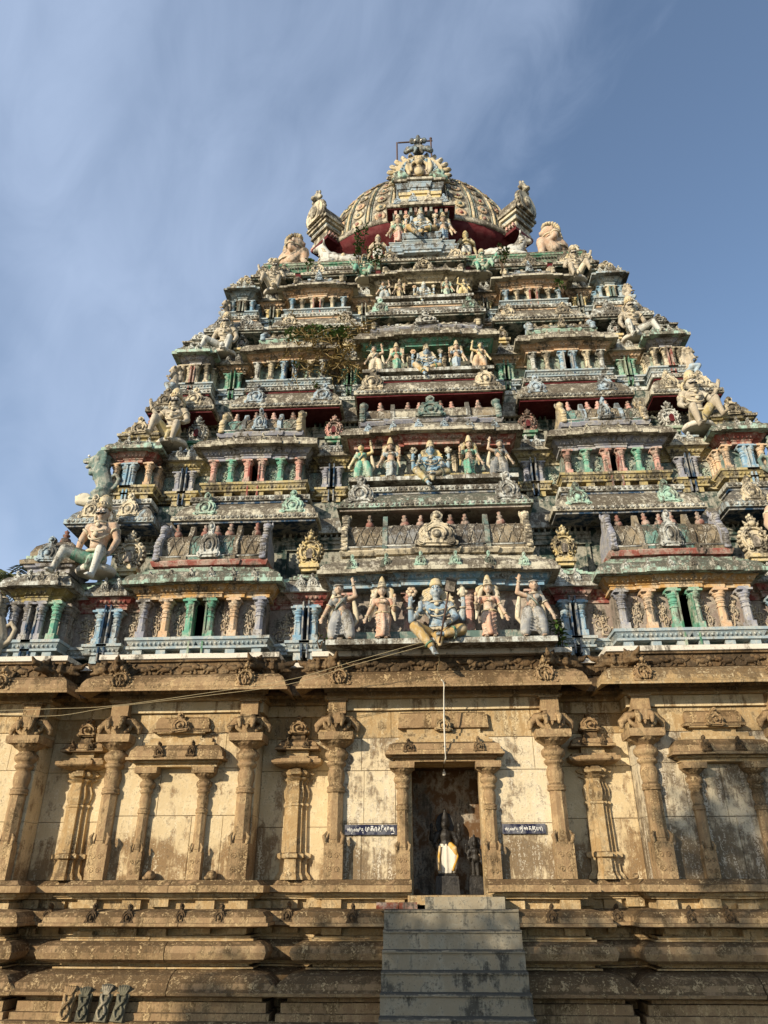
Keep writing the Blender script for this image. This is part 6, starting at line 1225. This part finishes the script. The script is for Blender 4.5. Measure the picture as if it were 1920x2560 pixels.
plant('weed', 'low green weed on the left third tier wall', W3(745, 930, 1.35), .3, 4, 'leaf', 10, .07, .6)
# mass of dry creeper over the third tier left of centre
o = empty('dry_creeper', 'tangle of dry brown creeper over the third tier left of the centre niche', 'creeper', W3(800, 870, 1.5)); c0 = o.location.copy()
b = MB(); lf = MB()
for k in range(115):
    px = 712+rp.random()**.8*200; py = 822+rp.betavariate(1.5, 2.6)*160-(px-780)*.06; p = Vector(W3(px, py, 1.32+rp.uniform(-.12, .35)))-c0; P = [p]; d = Vector((rp.uniform(-1, 1), rp.uniform(-.5, .1), rp.uniform(-.4, .5)))
    for j in range(5): d = d+Vector((rp.uniform(-.6, .6), rp.uniform(-.25, .25), rp.uniform(-.6, .3))); P.append(P[-1]+d.normalized()*rp.uniform(.08, .17))
    b.tube(P, [.011, .01, .009, .007, .005, .003], 5)
    for j in range(7): leaf(lf, P[rp.randint(1, 5)], Vector((rp.uniform(-1, 1), rp.uniform(-1, .3), rp.uniform(-1, 1))), rp.uniform(.06, .12), .022)
obj('stems', b, 'dry', o); obj('leaves', lf, 'dry', o)
g_ = MB()
for k in range(420):
    px = rp.uniform(715, 880); py = 826+rp.uniform(-9, 22)+(.0006*(px-800)**2); p = Vector(W3(px, py, 1.45+rp.uniform(-.15, .2)))-c0; leaf(g_, p, Vector((rp.uniform(-1, 1), rp.uniform(-.8, .2), rp.uniform(-.3, 1))), rp.uniform(.07, .14), .028)
obj('green_growth', g_, 'leaf', o)['kind'] = 'stuff'
# palm beyond the tower at the left
def palm(x, y, h, lab):
    o = empty('palm_tree', lab, 'palm tree', (x, y, 0)); b = MB(); b.tube([(0, 0, 0), (.2, 0, h*.5), (0, 0, h)], [.24, .17, .13], 9); obj('trunk', b, 'bark', o); f = MB()
    for k in range(22):
        a = 2*math.pi*k/22+rp.uniform(-.1, .1); e = rp.uniform(-.3, .9); P = []; 
        for t in [i/12 for i in range(13)]: P.append(Vector((math.cos(a)*2.6*t, math.sin(a)*2.6*t, h+2.0*e*t-2.2*t*t)))
        f.tube(P, [.03*(1-i/13)+.004 for i in range(13)], 4)
        for i in range(2, 13):
            for s in (-1, 1):
                for q in (0, .5):
                    p = P[i] if not q else P[i].lerp(P[i-1], .5); d = (P[i]-P[i-1]).normalized(); sd2 = d.cross(Vector((0, 0, 1))).normalized()*s; leaf(f, p, d*.7+sd2+Vector((0, 0, -.35)), .62*(1-.4*abs(i/12-.5)), .03)
    obj('crown', f, 'palm', o)
px, pz = at(18, 1440, 16); palm(px, 16, pz, 'coconut palm whose fronds show beyond the left edge of the tower')

# broad tree behind and left of the viewer, whose shade lies on the plinth
def shade_tree(x, y, crowns, trunk_h, lab):
    o = empty('shade_tree', lab, 'tree', (x, y, 0)); b = MB(); b.tube([(0, 0, 0), (.1, .1, trunk_h*.5), (0, 0, trunk_h)], [.4, .3, .22], 10)
    f = MB()
    for cx, cy, cz, r, n in crowns:
        b.tube([(0, 0, trunk_h*.8), (cx*.5, cy*.5, (trunk_h+cz)*.5), (cx, cy, cz)], [.16, .1, .04], 7)
        for k in range(n):
            d = Vector((rp.gauss(0, 1), rp.gauss(0, 1), rp.gauss(0, 1))).normalized()*r*rp.uniform(.25, 1)**.6; d.z *= .75; leaf(f, Vector((cx, cy, cz))+d, Vector((rp.uniform(-1, 1), rp.uniform(-1, 1), rp.uniform(-.6, .3))), rp.uniform(.25, .45), .1)
    obj('trunk', b, 'bark', o); obj('crown', f, 'leaf', o)
shade_tree(-11.0, -14.8, [(-2.6, 0, 6.9, 1.4, 900), (-1.2, .2, 7.1, 1.6, 1200), (.6, 0, 7.1, 1.7, 1300), (2.6, .3, 6.9, 1.7, 1200), (4.4, .2, 6.8, 1.8, 1200), (6.4, .4, 6.9, 1.9, 1200), (-1.4, .3, 5.6, 1.7, 1000), (.8, .5, 5.5, 2.0, 1200), (3.2, 0, 5.4, 2.0, 1100), (5.6, 0, 5.4, 2.0, 1100), (2.6, 0, 9.4, .9, 230), (3.7, .2, 10.0, 1.0, 280), (5.0, 0, 9.6, 1.0, 260), (6.3, .2, 9.0, 1.0, 240)], 4.2, 'spreading green tree standing behind and to the left of the viewpoint')
